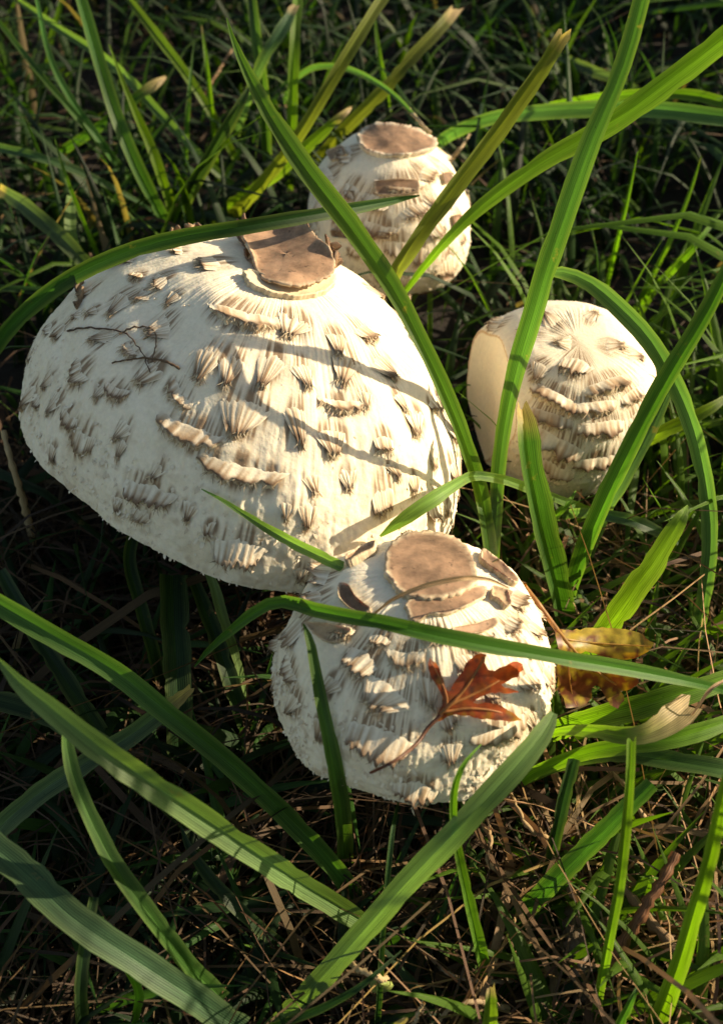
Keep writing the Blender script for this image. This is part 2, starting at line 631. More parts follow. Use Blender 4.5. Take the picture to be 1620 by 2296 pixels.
def build_mushroom(name, label, prm, seed, res, root_px, stem_r, scales, tuft_n, rand_n, cut=None, mott=.5, wscale=1., lean=(0, 0), liftk=1.3):
    cap = Cap(prm, seed, cut)
    base = np.array([cap.c[0] + lean[0], cap.c[1] + lean[1], 0.])
    root = bpy.data.objects.new(name, None)
    COL.objects.link(root)
    root.location = base
    root.empty_display_size = .02
    tag(root, label, 'mushroom', 'mushrooms growing in the grass')
    bpy.context.view_layer.update()
    nt_, np_ = res
    t = np.linspace(0, 1, nt_)[:, None]
    ph = np.linspace(0, 2 * math.pi, np_, endpoint=False)[None]
    p, out, cutm = cap.pos(t, ph)
    T = t + 0 * ph
    PH = ph + 0 * t
    # spots of all scales on the cap first, for the brown fibres around each
    spots = []
    for (x, y, wd, ln, kind) in scales:
        P, n = cap.hit(x, y)
        if P is None:
            continue
        k = pxw(P)
        spots.append((P, n, wd * k, ln * k, kind))
    rr = np.random.default_rng(seed + 50)
    tries = 0
    while rand_n > 0 and tries < 4000:
        tries += 1
        tt = rr.uniform(.3, .97) ** .8
        pp = cap.pos(np.array([[tt]]), np.array([[rr.uniform(0, 6.283)]]))
        if pp[2] is not None and pp[2].any():
            continue
        P, n = cap.near(pp[0][0, 0])
        wd = rr.uniform(.0035, .008) * wscale
        if all(np.linalg.norm(P - s[0]) > .42 * (wd + s[2]) + .0012 for s in spots):
            spots.append((P, n, wd, wd * rr.uniform(.6, 1.0), rr.choice(['fan', 'curl', 'crescent', 'fan'])))
            rand_n -= 1
    # fine relief: radial fibres, small lumps, shaggy rim
    fib = fbm(np.stack([PH * 75, T * 5, 0 * T], -1), seed + 1, 3) - .5
    lump = fbm(p * 420, seed + 2, 3) - .5
    flake = np.abs(fbm(np.stack([PH * 34, T * 26, 0 * T], -1), seed + 3, 3) - .5)
    rimk = sstep(.45, .95, T)
    disp = fib * .00055 * sstep(.35, .65, fbm(p * 110, seed + 9, 2)) + lump * (.00025 + .0007 * rimk) - flake * .0010 * rimk
    if cutm is not None:
        disp = np.where(cutm, disp * .15, disp)
    disp *= sstep(0, .06, T)
    p = p + out * disp[..., None]
    # colours
    col = np.ones(T.shape + (3,)) * CREAM
    m = fbm(p * 130, seed + 4, 3)
    k = (sstep(.42, .75, m) * (.25 + .55 * rimk) * mott)[..., None]
    col = col * (1 - k) + CREAM2 * k
    k = (sstep(.58, .8, fbm(p * 330, seed + 5, 2)) * rimk * mott)[..., None]
    col = col * (1 - .8 * k) + TAN * .8 * k
    streak = sstep(.35, .7, fbm(np.stack([PH * 95, T * 6, 0 * T], -1), seed + 6, 2))
    for (P, n, wd, ln, kind) in spots:
        dn, tv = cap.frame(P, n)
        d = p - P
        x = (d @ tv) / (wd * .62)
        y = (d @ dn + ln * .35) / (ln * 1.0)
        z = (d @ n) / wd
        f = np.clip(1 - (x * x + y * y + z * z), 0, 1) * (.12 + .88 * streak)
        f = (np.clip(f * 1.5, 0, .85))[..., None]
        col = col * (1 - f) + TAN * f
        f2 = np.clip((f - .45) * 1.6, 0, .7)
        col = col * (1 - f2) + BROWN * f2
    if cutm is not None:
        cm = cutm[..., None]
        cc = np.array([.80, .71, .54])
        col = np.where(cm, cc * (1 - .12 * (m[..., None] - .5)), col)
        edge_ = np.zeros(T.shape)
        for dx in range(1, 4):
            edge_ = np.maximum(edge_, (cutm & ~np.roll(cutm, dx, 1)) | (cutm & ~np.roll(cutm, -dx, 1)))
            sh = np.roll(cutm, dx, 0); sh[:dx] = True
            edge_ = np.maximum(edge_, cutm & ~sh)
        e = (edge_ * .7)[..., None]
        col = col * (1 - e) + np.array([.45, .26, .12]) * e
    # underside back to the stem
    rim = p[-1]
    ctr = cap.c + cap.a * (cap.H * math.cos(math.pi / 2 + cap.inc))
    rows, rc = [], []
    for f, dz in ((.97, -.0006), (.9, .001), (.6, .006), (.3, .009), (.12, .008)):
        rows.append(ctr + (rim - ctr) * f + cap.a * dz * (cap.R / .05))
        rc.append(np.ones((np_, 3)) * (CREAM2 * .9))
    allp = np.concatenate([p, np.array(rows)], 0)
    allc = np.concatenate([col, np.array(rc)], 0)
    capo = mesh_of('cap', allp.reshape(-1, 3) - base, grid_faces(len(allp), np_, True), M_CAP, allc.reshape(-1, 3), parent=root)
    # stem
    top = ctr + cap.a * .008 * (cap.R / .05)
    foot = base.copy()
    foot[2] = -.006
    cv = spline([foot, (foot * .55 + top * .45) + np.array([.002, .001, 0]), top], 26)
    ns = 28
    V, Cc = [], []
    for j, q in enumerate(cv):
        f = j / (len(cv) - 1)
        r0 = stem_r * (1 + .55 * math.exp(-(f / .16) ** 2))
        for i in range(ns):
            a = 2 * math.pi * i / ns
            b = q + r0 * (np.array([math.cos(a), 0, 0]) + np.array([0, math.sin(a), 0]))
            b = b + (b - q) * .25 * (sn(math.cos(a) * 2, math.sin(a) * 2, f * 14 + seed, 3) - .5)
            V.append(b - base)
            kk = sn(math.cos(a) * 4, math.sin(a) * 4, f * 8 + seed, 3)
            Cc.append(CREAM2 * (1 - kk) + TAN * kk)
    mesh_of('stem', V, grid_faces(len(cv), ns, True), M_STEM, np.array(Cc), parent=root)
    # scales
    for i, (P, n, wd, ln, kind) in enumerate(spots):
        so = build_scale(cap, capo, P, n, wd, ln, kind, seed * 100 + i, lift=wd * rr.uniform(.08, .16) * liftk, dark=rr.uniform(.45, 1.))
        so.matrix_parent_inverse = Matrix.Translation(Vector(-base))
    # shaggy little flakes
    V, F, Cc = [], [], []
    tts = 1 - np.abs(rr.normal(0, .30, tuft_n))
    fp, fo, fc = cap.pos(tts[:, None], rr.uniform(0, 6.283, (tuft_n, 1)))
    for k in range(tuft_n):
        tt = tts[k]
        if tt < .2 or (fc is not None and fc[k, 0]): continue
        if sn(*(fp[k, 0] * 130), 2) < .47 - .12 * (tt > .93): continue
        q, qn = fp[k, 0], fo[k, 0]
        dn, tv = cap.frame(q, qn)
        L = rr.uniform(.0006, .0019) * (.5 + .8 * tt) * (.6 if tt > .93 else 1) * wscale ** .5
        wd = L * rr.uniform(.12, .3)
        d = nrm(dn + tv * rr.normal(0, .5) + qn * rr.uniform(.0, .35))
        s_ = nrm(np.cross(d, qn)) * wd
        a = len(V)
        b = q - qn * .0004
        mid = b + d * L * .6 + qn * .0002
        e = b + d * L - qn * rr.uniform(-.0003, .0006)
        V += [b - s_, b + s_, mid + s_ * .8, mid - s_ * .8, e]
        kk = rr.random() ** 1.6 * mott
        c1 = CREAM * (1 - kk) + TAN * kk
        Cc += [c1 * .95, c1 * .95, c1, c1, c1 * .6 + TAN * .4]
        F += [[a, a + 1, a + 2, a + 3], [a + 3, a + 2, a + 4]]
    tf = mesh_of('flakes', np.array(V) - base, F, M_SCALE, np.array(Cc), parent=capo)
    tag(tf, kind='stuff')
    cap.obj, cap.root, cap.base = capo, root, base
    return cap


def plate(cap, *a, **k):
    o = build_plate(cap, cap.obj, *a, **k)
    o.matrix_parent_inverse = Matrix.Translation(Vector(-cap.base))
    return o


BIG_SC = [(530, 722, 165, 70, 'crescent'), (655, 738, 95, 60, 'fan'), (462, 592, 70, 60, 'curl'), (352, 632, 50, 45, 'curl'), (382, 672, 45, 35, 'fan'),
          (255, 688, 60, 60, 'fan'), (190, 660, 45, 50, 'curl'), (348, 742, 80, 60, 'fan'), (225, 768, 60, 60, 'fan'), (165, 850, 75, 60, 'crescent'), (325, 842, 80, 60, 'fan'),
          (445, 822, 75, 75, 'fan'), (510, 842, 65, 85, 'fan'), (598, 845, 70, 90, 'fan'), (680, 850, 60, 60, 'fan'), (778, 840, 75, 75, 'fan'), (755, 776, 55, 55, 'fan'),
          (822, 752, 75, 55, 'curl'), (868, 832, 65, 60, 'fan'), (390, 888, 85, 40, 'crescent'), (255, 888, 65, 40, 'crescent'), (425, 988, 165, 60, 'crescent'), (545, 950, 130, 85, 'fan'),
          (662, 968, 60, 90, 'fan'), (745, 1000, 95, 55, 'fan'), (765, 918, 105, 40, 'crescent'), (860, 1000, 55, 45, 'curl'), (935, 955, 70, 55, 'fan'), (545, 1078, 185, 60, 'crescent'),
          (335, 1112, 140, 45, 'curl'), (537, 1245, 115, 70, 'curl'), (862, 1130, 60, 75, 'curl'), (272, 975, 50, 45, 'fan'), (148, 950, 60, 45, 'crescent'), (105, 855, 45, 45, 'fan'),
          (85, 905, 35, 30, 'curl'), (130, 745, 45, 50, 'curl'), (265, 1010, 35, 40, 'fan'), (352, 1065, 35, 40, 'fan'), (318, 1160, 50, 30, 'curl'), (262, 1135, 35, 35, 'fan'),
          (900, 905, 40, 40, 'fan'), (985, 905, 30, 40, 'curl'), (1015, 1060, 40, 50, 'curl'), (930, 1090, 40, 40, 'fan'), (700, 1090, 45, 40, 'fan'), (780, 1080, 50, 40, 'fan'), (880, 1060, 40, 35, 'fan'),
          (640, 1150, 40, 35, 'fan'), (820, 900, 40, 40, 'fan'), (905, 730, 40, 30, 'curl'), (975, 850, 35, 40, 'curl'), (940, 790, 30, 40, 'curl'), (420, 1150, 40, 35, 'fan'),
          (300, 620, 45, 30, 'curl'), (395, 560, 45, 30, 'curl'), (220, 880, 40, 30, 'fan'), (470, 1190, 35, 30, 'fan')]
BIG_P = [542.5, 975.4, .053, .0590, .0505, .2785, .2468, 1.0, .0825, .0731, -.9574, .003, -.7356]
big = build_mushroom('mushroom', 'large shaggy white mushroom with a wide domed cap, brown scales and peeling brown crown', BIG_P, 21,
                     (300, 760), None, .0085, BIG_SC, 4600, 75, liftk=1.35)
FR_SC = [(720, 1290, 90, 50, 'curl'), (1165, 1345, 80, 45, 'curl'), (1075, 1440, 90, 45, 'curl'), (700, 1350, 70, 50, 'curl'), (980, 1435, 80, 40, 'crescent'), (770, 1420, 60, 40, 'curl'), (800, 1490, 90, 70, 'curl'), (855, 1570, 150, 60, 'fan'), (910, 1490, 80, 55, 'crescent'), (850, 1670, 160, 75, 'curl'), (655, 1420, 70, 80, 'curl'), (660, 1590, 60, 55, 'fan'),
         (740, 1550, 50, 50, 'fan'), (1135, 1650, 150, 55, 'crescent'), (1045, 1490, 60, 50, 'curl'), (960, 1560, 60, 70, 'fan'), (930, 1775, 110, 45, 'curl'), (1200, 1420, 45, 60, 'curl'),
         (1225, 1520, 40, 70, 'curl'), (610, 1530, 40, 80, 'curl'), (850, 1440, 50, 35, 'curl'), (720, 1640, 60, 45, 'fan'), (1010, 1690, 60, 45, 'fan'), (1100, 1560, 60, 50, 'fan'),
         (1150, 1400, 60, 40, 'curl'), (650, 1680, 50, 40, 'fan'), (1190, 1620, 40, 40, 'fan')]
FR_P = [923, 1506, .058, .0319, .0282, .0913, .1897, .83, .2968, -.019, -.5478, .0132, -.869]
front = build_mushroom('mushroom', 'round shaggy mushroom with smooth tan crown and an oak leaf on its cap', FR_P, 33,
                       (210, 520), None, .0075, FR_SC, 3800, 22, mott=.75, lean=(0, .02), liftk=1.9)
BK_SC = [(840, 460, 70, 40, 'curl'), (925, 480, 70, 40, 'curl'), (730, 400, 60, 40, 'curl'), (960, 395, 60, 40, 'curl'), (890, 560, 70, 40, 'curl'), (900, 425, 120, 40, 'crescent'), (785, 435, 60, 40, 'curl'), (770, 350, 60, 40, 'curl'), (1000, 385, 40, 60, 'curl'), (850, 525, 90, 40, 'crescent'), (1025, 490, 40, 50, 'fan'),
         (975, 520, 50, 45, 'curl'), (760, 510, 60, 40, 'crescent'), (1000, 600, 70, 45, 'curl'), (940, 580, 50, 40, 'fan'), (970, 450, 40, 40, 'fan'), (710, 470, 40, 40, 'fan')]
BK_P = [869, 486.6, .045, .0271, .0282, .063, -.1039, 1.0728, .3566, .0583, -.9276, -.0186, -.1444]
back = build_mushroom('mushroom', 'egg shaped young mushroom with flat brown crown behind the large cap', BK_P, 45,
                      (150, 380), None, .0065, BK_SC, 1500, 16)
RT_SC = [(1292, 830, 75, 60, 'curl'), (1225, 715, 55, 40, 'fan'), (1325, 705, 45, 35, 'fan'), (1240, 895, 120, 35, 'ledge'), (1360, 868, 120, 35, 'ledge'), (1225, 940, 110, 35, 'ledge'), (1330, 915, 110, 30, 'ledge'), (1420, 890, 70, 35, 'ledge'),
         (1240, 1000, 130, 55, 'ledge'), (1350, 965, 110, 45, 'ledge'), (1430, 940, 60, 40, 'ledge'), (1425, 800, 45, 40, 'fan'), (1240, 1055, 100, 40, 'curl'), (1380, 780, 55, 40, 'fan'), (1180, 745, 45, 35, 'fan'), (1340, 1040, 110, 40, 'ledge'),
         (1200, 835, 55, 40, 'fan'), (1260, 765, 45, 35, 'fan')]
RT_P = [1248, 888, .042, .0276, .0250, .12, -.22, .60, .62, -.0181, 1.2412, -.0211, -.1061]
_rc = at(1248, 888, .042)
_cn = nrm([-.965, -.22, .14])
rightm = build_mushroom('mushroom', 'squat white mushroom with its side sliced flat beside tall grass blades', RT_P, 57,
                        (170, 420), None, .0075, RT_SC, 3000, 14, cut=(_rc + _cn * .0205, _cn), mott=.6, lean=(.004, .004))

# brown crown plates
plate(big, 'crown_ledge', [(540, 618), (560, 612), (600, 632), (650, 645), (700, 640), (748, 618), (752, 640), (720, 665), (660, 674), (600, 664), (555, 645)], .0008, M_SCALE, 6, .0008, col=CREAM2 * .9 + TAN * .1)
plate(front, 'crown', [(862, 1258), (880, 1225), (915, 1207), (960, 1203), (1010, 1213), (1045, 1240), (1062, 1285), (1066, 1320), (1010, 1345), (950, 1352), (900, 1340), (865, 1300)],
      .0011, M_DISC, 7, .0005, col=SKIN * 1.1)
plate(front, 'crown_plate', [(905, 1352), (960, 1345), (1020, 1325), (1085, 1318), (1092, 1338), (1040, 1365), (990, 1385), (960, 1376), (938, 1400), (920, 1398)], .0008, M_DISC, 8, .0003, col=SKIN * 1.12)
plate(front, 'crown_plate', [(765, 1316), (785, 1318), (800, 1345), (836, 1370), (820, 1382), (785, 1368), (762, 1345)], .0008, M_DISC, 9, .0009, col=BROWN * 1.2)
plate(front, 'crown_plate', [(690, 1398), (740, 1402), (795, 1415), (770, 1440), (740, 1444), (712, 1428)], .0008, M_DISC, 10, .0009, col=TAN * 1.05)
plate(front, 'crown_plate', [(1005, 1412), (1060, 1402), (1108, 1386), (1112, 1402), (1080, 1420), (1030, 1424)], .0007, M_DISC, 12, .0003, col=SKIN * 1.2)
plate(front, 'crown_plate', [(778, 1262), (810, 1240), (848, 1228), (842, 1244), (805, 1262), (782, 1274)], .0008, M_DISC, 13, .0012, col=SKIN)
plate(front, 'crown_plate', [(1098, 1322), (1130, 1330), (1138, 1362), (1128, 1368), (1112, 1350), (1095, 1345)], .0008, M_DISC, 14, .0008, col=TAN)
plate(front, 'crown_plate', [(1075, 1240), (1120, 1272), (1155, 1310), (1148, 1318), (1110, 1290), (1072, 1262)], .0008, M_DISC, 15, .0008, col=SKIN)
plate(back, 'crown', [(806, 312), (822, 294), (870, 292), (930, 300), (975, 318), (968, 340), (930, 352), (880, 356), (830, 350), (808, 335)], .0014, M_DISC, 16, .0009, lobes=lambda f: .3 + 1.1 * abs(math.sin(2.6 * math.pi * f)), wob=.0012, col=SKIN * .95, rim=CREAM)
plate(back, 'crown_plate', [(838, 408), (890, 404), (938, 406), (938, 432), (890, 440), (842, 438)], .0008, M_DISC, 17, .0006, col=SKIN * .95)
plate(back, 'crown_plate', [(772, 428), (796, 428), (798, 448), (775, 448)], .0006, M_DISC, 18, .0003, col=BROWN)
for q_, c_ in (([(735, 345), (770, 330), (782, 350), (745, 364)], SKIN), ([(985, 392), (1003, 388), (1012, 410), (992, 416)], BROWN), ([(842, 518), (878, 520), (875, 534), (846, 533)], BROWN),
               ([(745, 512), (788, 520), (784, 533), (748, 527)], BROWN * 1.2), ([(1008, 485), (1024, 480), (1030, 505), (1014, 510)], SKIN), ([(970, 612), (1005, 600), (1012, 618), (978, 628)], SKIN)):
    plate(back, 'crown_plate', q_, .0007, M_DISC, int(q_[0][0]), .0006, col=c_)
plate(big, 'crown_plate', [(515, 480), (560, 478), (600, 492), (570, 508), (530, 506)], .0012, M_DISC, 19, .002, col=SKIN)



def ridge(cap, path, height, col, seed, curl=.5):
    """a torn fold of skin standing on the cap along the traced path"""
    rr = np.random.default_rng(seed)
    P = []
    for x, y in path:
        p, n = cap.hit(x, y)
        if p is None:
            p, n = cap.near(at(x, y, .095))
        P.append(p)
    c = spline(P, 30)
    nv = 7
    V, Cc = [], []
    wv = rr.uniform(0, 6)
    T = nrm3(np.gradient(c, axis=0))
    for j in range(nv):
        f = j / (nv - 1)
        for i in range(30):
            q, n = cap.near(c[i])
            sd = np.cross(T[i], n)
            v = i / 29
            h = height * math.sin(math.pi * min(1, .12 + v * .8)) ** .6 * (.65 + .45 * math.sin(v * 17 + wv) * math.sin(v * 7 + 1) + .12 * rr.normal())
            a = curl * f * 2.2
            V.append(q + n * (h * math.sin(min(1.57, a + .2)) * f - .0004 * (1 - f)) + sd * (h * (1 - math.cos(a)) * f + .0012 * math.sin(v * 21 + wv) * f))
            k = .5 + .5 * math.sin(v * 13 + f * 5)
            Cc.append(np.array(col) * (.55 + .6 * k) * (1 - .4 * (f > .9)))
    F = grid_faces(nv, 30).tolist()
    o = mesh_of('crown_fold', V, F, M_DISC, np.array(Cc), parent=cap.obj)
    md = o.modifiers.new('thickness', 'SOLIDIFY')
    md.thickness = .0005
    o.matrix_parent_inverse = Matrix.Translation(Vector(-cap.base))
    return o


ridge(big, [(688, 527), (706, 545), (716, 566), (722, 588), (738, 600), (747, 622)], .0095, BROWN * 1.1, 4, .45)
ridge(big, [(700, 520), (722, 545), (735, 572), (750, 598)], .0075, SKIN * .8, 5, .3)
ridge(big, [(545, 500), (540, 520), (552, 548), (562, 580), (572, 602)], .003, SKIN * 1.3, 6, .5)
ridge(big, [(505, 500), (530, 494), (555, 494), (590, 498)], .0045, SKIN, 8, .5)
ridge(big, [(370, 522), (400, 512), (430, 508), (450, 504)], .0025, TAN, 9, .5)
ridge(big, [(250, 598), (275, 585), (300, 574)], .0035, TAN * .9, 10, .5)
ridge(big, [(140, 668), (160, 652), (180, 640)], .0035, TAN * .8, 12, .5)

def crown_sheet():
    poly = np.array([(541, 500), (562, 496), (590, 492), (625, 497), (660, 510), (690, 527), (705, 548), (718, 574), (735, 592), (748, 606), (744, 628), (715, 642), (690, 650), (660, 656), (625, 648), (592, 634), (580, 612), (568, 590), (556, 560), (545, 525)], float)
    a_, na = big.hit(662, 655)
    b_, nb = big.hit(585, 622)
    h_, nh = big.hit(640, 560)
    top = CAM + ray(610, 494) * (np.linalg.norm(h_ - CAM) - .002)
    a_, b_ = a_ + na * .0012, b_ + nb * .0012
    pn = nrm(np.cross(b_ - a_, top - a_))
    loop = []
    for i in range(len(poly)):
        for k in range(6):
            loop.append(poly[i] + (poly[(i + 1) % len(poly)] - poly[i]) * k / 6)
    loop = np.array(loop)
    for _ in range(4):
        loop = .5 * loop + .25 * (np.roll(loop, 1, 0) + np.roll(loop, -1, 0))
    c = loop.mean(0)
    V, Cc = [], []
    n = len(loop)
    rr = np.random.default_rng(3)
    jag = rr.normal(0, 1, n)
    for f in (0, .15, .3, .45, .6, .72, .82, .9, .96, 1.):
        for k in range(n):
            x, y = c + (loop[k] - c) * f * (1 + .012 * jag[k] * (f > .95))
            d = ray(x, y)
            q = CAM + d * (((a_ - CAM) @ pn) / (d @ pn))
            up_ = -pn if pn @ FWD > 0 else pn
            u, v = (x - 640) / 100, (y - 575) / 80
            w_ = .0016 * math.sin(2.2 * u + 1.1 * v) + .0022 * max(0, u) ** 2 - .0016 * u * v + .0018 * max(0, f - .8) * 5 * (.4 + .6 * math.sin(k * .31)) * (v < .4) + .0006 * (sn(x * .03, y * .03, 4) - .5)
            q = q + up_ * w_
            sq, sn_ = big.near(q)
            if (q - sq) @ sn_ < .0007: q = sq + sn_ * .0007
            V.append(q)
            m = max(0, f - .9) * 8 * (.5 + .3 * jag[k])
            Cc.append(SKIN * 1.25 * (1 - .3 * max(0, u) * (v < .2)) * (1 - min(.8, max(0, m))) + CREAM2 * .8 * min(.8, max(0, m)))
    o = mesh_of('crown', V, grid_faces(10, n, True), M_DISC, np.array(Cc), parent=big.obj)
    md = o.modifiers.new('thickness', 'SOLIDIFY')
    md.thickness = .0007
    o.matrix_parent_inverse = Matrix.Translation(Vector(-big.base))


crown_sheet()
CAPS = [big, front, back, rightm]

# ------------------------------------------------------------------ grass blades
GREEN = {'y': (.068, .145, .017), 'g': (.030, .086, .018), 'b': (.045, .092, .042), 'd': (.014, .038, .012), 's': (.36, .26, .13), 'o': (.085, .10, .022), 'p': (.092, .165, .055)}  # darkest green also carries the shade on blades lying in shadow
STRAW = np.array([.42, .31, .17])


def blade_mesh(P, Wd, rng, colr, fold, roll, cut, dry, n_u=5, tw=0., ref=None):
    n = len(P)
    T = nrm3(np.gradient(P, axis=0))
    view = nrm3(P - CAM) if ref is None else np.repeat(ref[None], n, 0)
    S = nrm3(np.cross(T, view))
    Nn = np.cross(S, T)
    V, Cc, UV = [], [], []
    base = np.array(colr)
    ph = rng.uniform(0, 10, 3)
    jag = rng.normal(0, 1, n_u)
    for j in range(n):
        v = j / (n - 1)
        a = roll + tw * (v - .5)
        s = S[j] * math.cos(a) + Nn[j] * math.sin(a)
        m = np.cross(s, T[j])
        vary = 1 + .18 * math.sin(v * 9 + ph[0]) + .10 * math.sin(v * 23 + ph[1])
        for i in range(n_u):
            u = 2 * i / (n_u - 1) - 1
            hw = Wd[j] * .5 * (1 + .04 * math.sin(v * 31 + ph[2] + u) - (.22 * max(0, noise.noise(Vector((v * 24, ph[1] * 9, u)))) ** 2 * 3 if abs(u) > .9 else 0))
            p = P[j] + s * hw * u * math.cos(fold * .9) - m * hw * abs(u) * math.sin(fold)
            if cut and j == 0:
                p = p + T[j] * jag[i] * Wd[j] * .35
            c = base * vary
            c = c * (1.35 if abs(u) < .1 else 1.0) + (np.array([.05, .06, .02]) if abs(u) > .95 else 0)
            if dry > 0 and v < dry:
                k = (1 - (v / dry) ** 2)
                mixc = STRAW * (.75 + .4 * ((i * 37 + j * 11) % 7) / 7)
                c = c * (1 - k) + mixc * k
            V.append(p); Cc.append(c); UV.append(((u + 1) / 2, v * 4))
    return V, grid_faces(n, n_u), Cc, UV


blade_count = 0


def blade(label, pts, col='g', fold=.45, roll=0., cut=False, dry=0., front=False, tw=0., name='grass_blade', cat='grass blade', mat=None, group='long grass blades around the mushrooms', n=34, margin=.0025):
    """pts: (x, y, height cm, width) from tip to root"""
    global blade_count
    blade_count += 1
    rng = np.random.default_rng(1000 + blade_count)
    q = np.array([list(at(x, y, h / 100)) + [w_] for x, y, h, w_ in pts])
    c = spline(q, n)
    P = c[:, :3]
    if front:
        dep = np.linalg.norm(P - CAM, axis=1)
        lim = dep.copy()
        for i in range(n):
            d = Vector(nrm(P[i] - CAM))
            for cp in CAPS:
                h = cp.bvh.ray_cast(Vector(CAM), d)
                if h[0] is not None:
                    lim[i] = min(lim[i], h[3] - margin)
        pull = np.minimum(0, lim - dep)
        sm = pull.copy()
        for _ in range(30):
            sm = np.minimum(pull, np.convolve(np.r_[sm[0], sm, sm[-1]], [.25, .5, .25], 'valid'))
        dep2 = dep + sm
        P = CAM + nrm3(P - CAM) * dep2[:, None]
    Wd = np.array([max(.3, c[i, 3]) * .94 * pxw(P[i]) for i in range(n)])
    cc = np.array(GREEN[col]) * rng.uniform(.88, 1.14, 3)
    V, F, Cc, UV = blade_mesh(P, Wd, rng, cc, fold, roll, cut, dry, tw=tw)
    base = P[-1].copy()
    o = mesh_of(name, np.array(V) - base, F, mat or M_BLADE, np.array(Cc), np.array(UV), keel=5)
    o.location = base
    tag(o, label, cat, group)
    return o


B = blade
# in front of and beside the caps
B('long folded blade slanting down across the large cap to the sliced mushroom', [(508, 40, 14, 3), (535, 120, 13.6, 22), (600, 250, 13, 46), (690, 385, 12.4, 60), (790, 515, 12, 60), (880, 645, 11.5, 52), (935, 750, 11, 46), (995, 875, 9.8, 44), (1045, 1000, 8, 42), (1080, 1120, 5, 40), (1100, 1250, 1, 38)], 'g', .55, .15, front=True)
B('tall straight blade with a slight kink crossing the sliced mushroom', [(1445, -30, 17, 44), (1395, 150, 15.5, 46), (1320, 330, 14, 56), (1245, 545, 12, 58), (1190, 720, 10, 54), (1150, 860, 8, 46), (1125, 990, 6, 40), (1114, 1110, 4, 36), (1105, 1260, 0, 34)], 'g', .3, -.3, front=True)
B('broad blade running past the sliced mushroom to the egg shaped mushroom, narrowing to its base', [(1680, 40, 14, 62), (1520, 165, 12.5, 62), (1380, 268, 11.3, 58), (1210, 365, 10, 46), (1080, 460, 8.8, 36), (985, 555, 7.5, 24), (905, 655, 5, 14)], 'y', .4, .2, front=True)
B('blade with a snapped square tip leaning across the egg shaped mushroom', [(1262, 72, 13, 44), (1200, 170, 12, 48), (1100, 310, 10.5, 52), (1000, 440, 9.2, 52), (915, 560, 8, 46), (865, 640, 6, 40)], 'o', .65, .3, cut=True, dry=.04, front=True)
B('broad blade arching level from the egg shaped mushroom', [(1700, 270, 7, 46), (1450, 243, 7.5, 46), (1260, 246, 7, 44), (1110, 262, 6, 36), (1010, 300, 4.5, 32), (960, 345, 2, 26)], 'b', .5, .2)
B('yellowish blade arching just behind another level blade', [(1690, 250, 6, 26), (1560, 215, 6.2, 30), (1440, 210, 6, 26), (1300, 225, 5, 22), (1180, 250, 3, 18)], 'y', .4)
B('dark arching blade draped over the crown of the large cap', [(940, 438, 9.8, 4), (850, 455, 10.4, 26), (720, 478, 11, 38), (560, 505, 11.3, 42), (420, 527, 11, 44), (290, 562, 10.5, 46), (160, 620, 9.5, 46), (60, 695, 8, 44), (-20, 790, 6, 42), (-90, 920, 1, 40)], 'd', .5, .2, front=True)
B('blue green blade arching over in a hook around the sliced mushroom', [(1232, 612, 9, 14), (1262, 610, 9.5, 34), (1320, 632, 9.6, 44), (1390, 690, 9.4, 50), (1455, 760, 8.9, 52), (1510, 855, 8, 50), (1553, 960, 7, 48), (1582, 1090, 5.6, 46), (1592, 1210, 4.4, 44), (1578, 1340, 3, 40), (1540, 1540, 0, 36)], 'b', .5, -.2, front=True)
B('wide folded blade leaning past the sliced mushroom rim', [(1650, 560, 11, 30), (1590, 690, 10, 50), (1495, 850, 8.5, 56), (1405, 1020, 6.8, 58), (1335, 1170, 5, 56), (1290, 1290, 3, 48), (1262, 1380, 0, 40)], 'g', .7, -.25, front=True)
B('pale narrow blade tucked behind a wide folded blade', [(1510, 850, 7, 20), (1460, 960, 6, 30), (1400, 1070, 5, 34), (1345, 1170, 3.5, 32), (1280, 1340, 0, 30)], 'b', .3)
B('short upright blade with a brown torn tip before the sliced mushroom', [(1168, 905, 8.2, 26), (1176, 960, 8, 62), (1190, 1060, 7, 68), (1222, 1210, 5, 74), (1250, 1320, 3.2, 66), (1275, 1460, 0, 56)], 'g', .6, .35, cut=True, dry=.10, front=True)
B('dark blade bent sharply and lying straight across the round mushroom', [(436, 1495, 5, 3), (480, 1445, 5.8, 20), (545, 1392, 6.8, 34), (622, 1350, 7.6, 34), (720, 1372, 8.6, 40), (850, 1396, 9.4, 44), (1000, 1430, 9.3, 46), (1200, 1467, 8.6, 46), (1400, 1500, 7.5, 40), (1590, 1538, 6, 28), (1720, 1580, 2, 20)], 'g', .5, .2, front=True)
B('short pointed blade standing before the round mushroom', [(680, 1398, 8.5, 4), (694, 1440, 8.3, 26), (708, 1520, 7.6, 32), (726, 1610, 6.6, 38), (752, 1740, 5, 46), (768, 1850, 3, 46), (772, 1950, 0, 44)], 'g', .5, .3, front=True)
B('long smooth blade sweeping down from the lower edge of the round mushroom', [(1240, 1598, 7.2, 20), (1215, 1645, 7.2, 52), (1140, 1735, 7, 62), (1020, 1865, 6.2, 62), (900, 1990, 5, 60), (790, 2115, 3.6, 58), (700, 2215, 2.4, 56), (590, 2330, .5, 54)], 'p', .25, .1, front=True)
B('small ragged blade lying on the lower slope of the large cap', [(452, 1096, 7.4, 3), (500, 1122, 7.6, 10), (560, 1160, 7.8, 18), (640, 1208, 8, 28), (720, 1248, 8.1, 30), (770, 1272, 7.2, 28)], 'p', .4, front=True, margin=.0012)
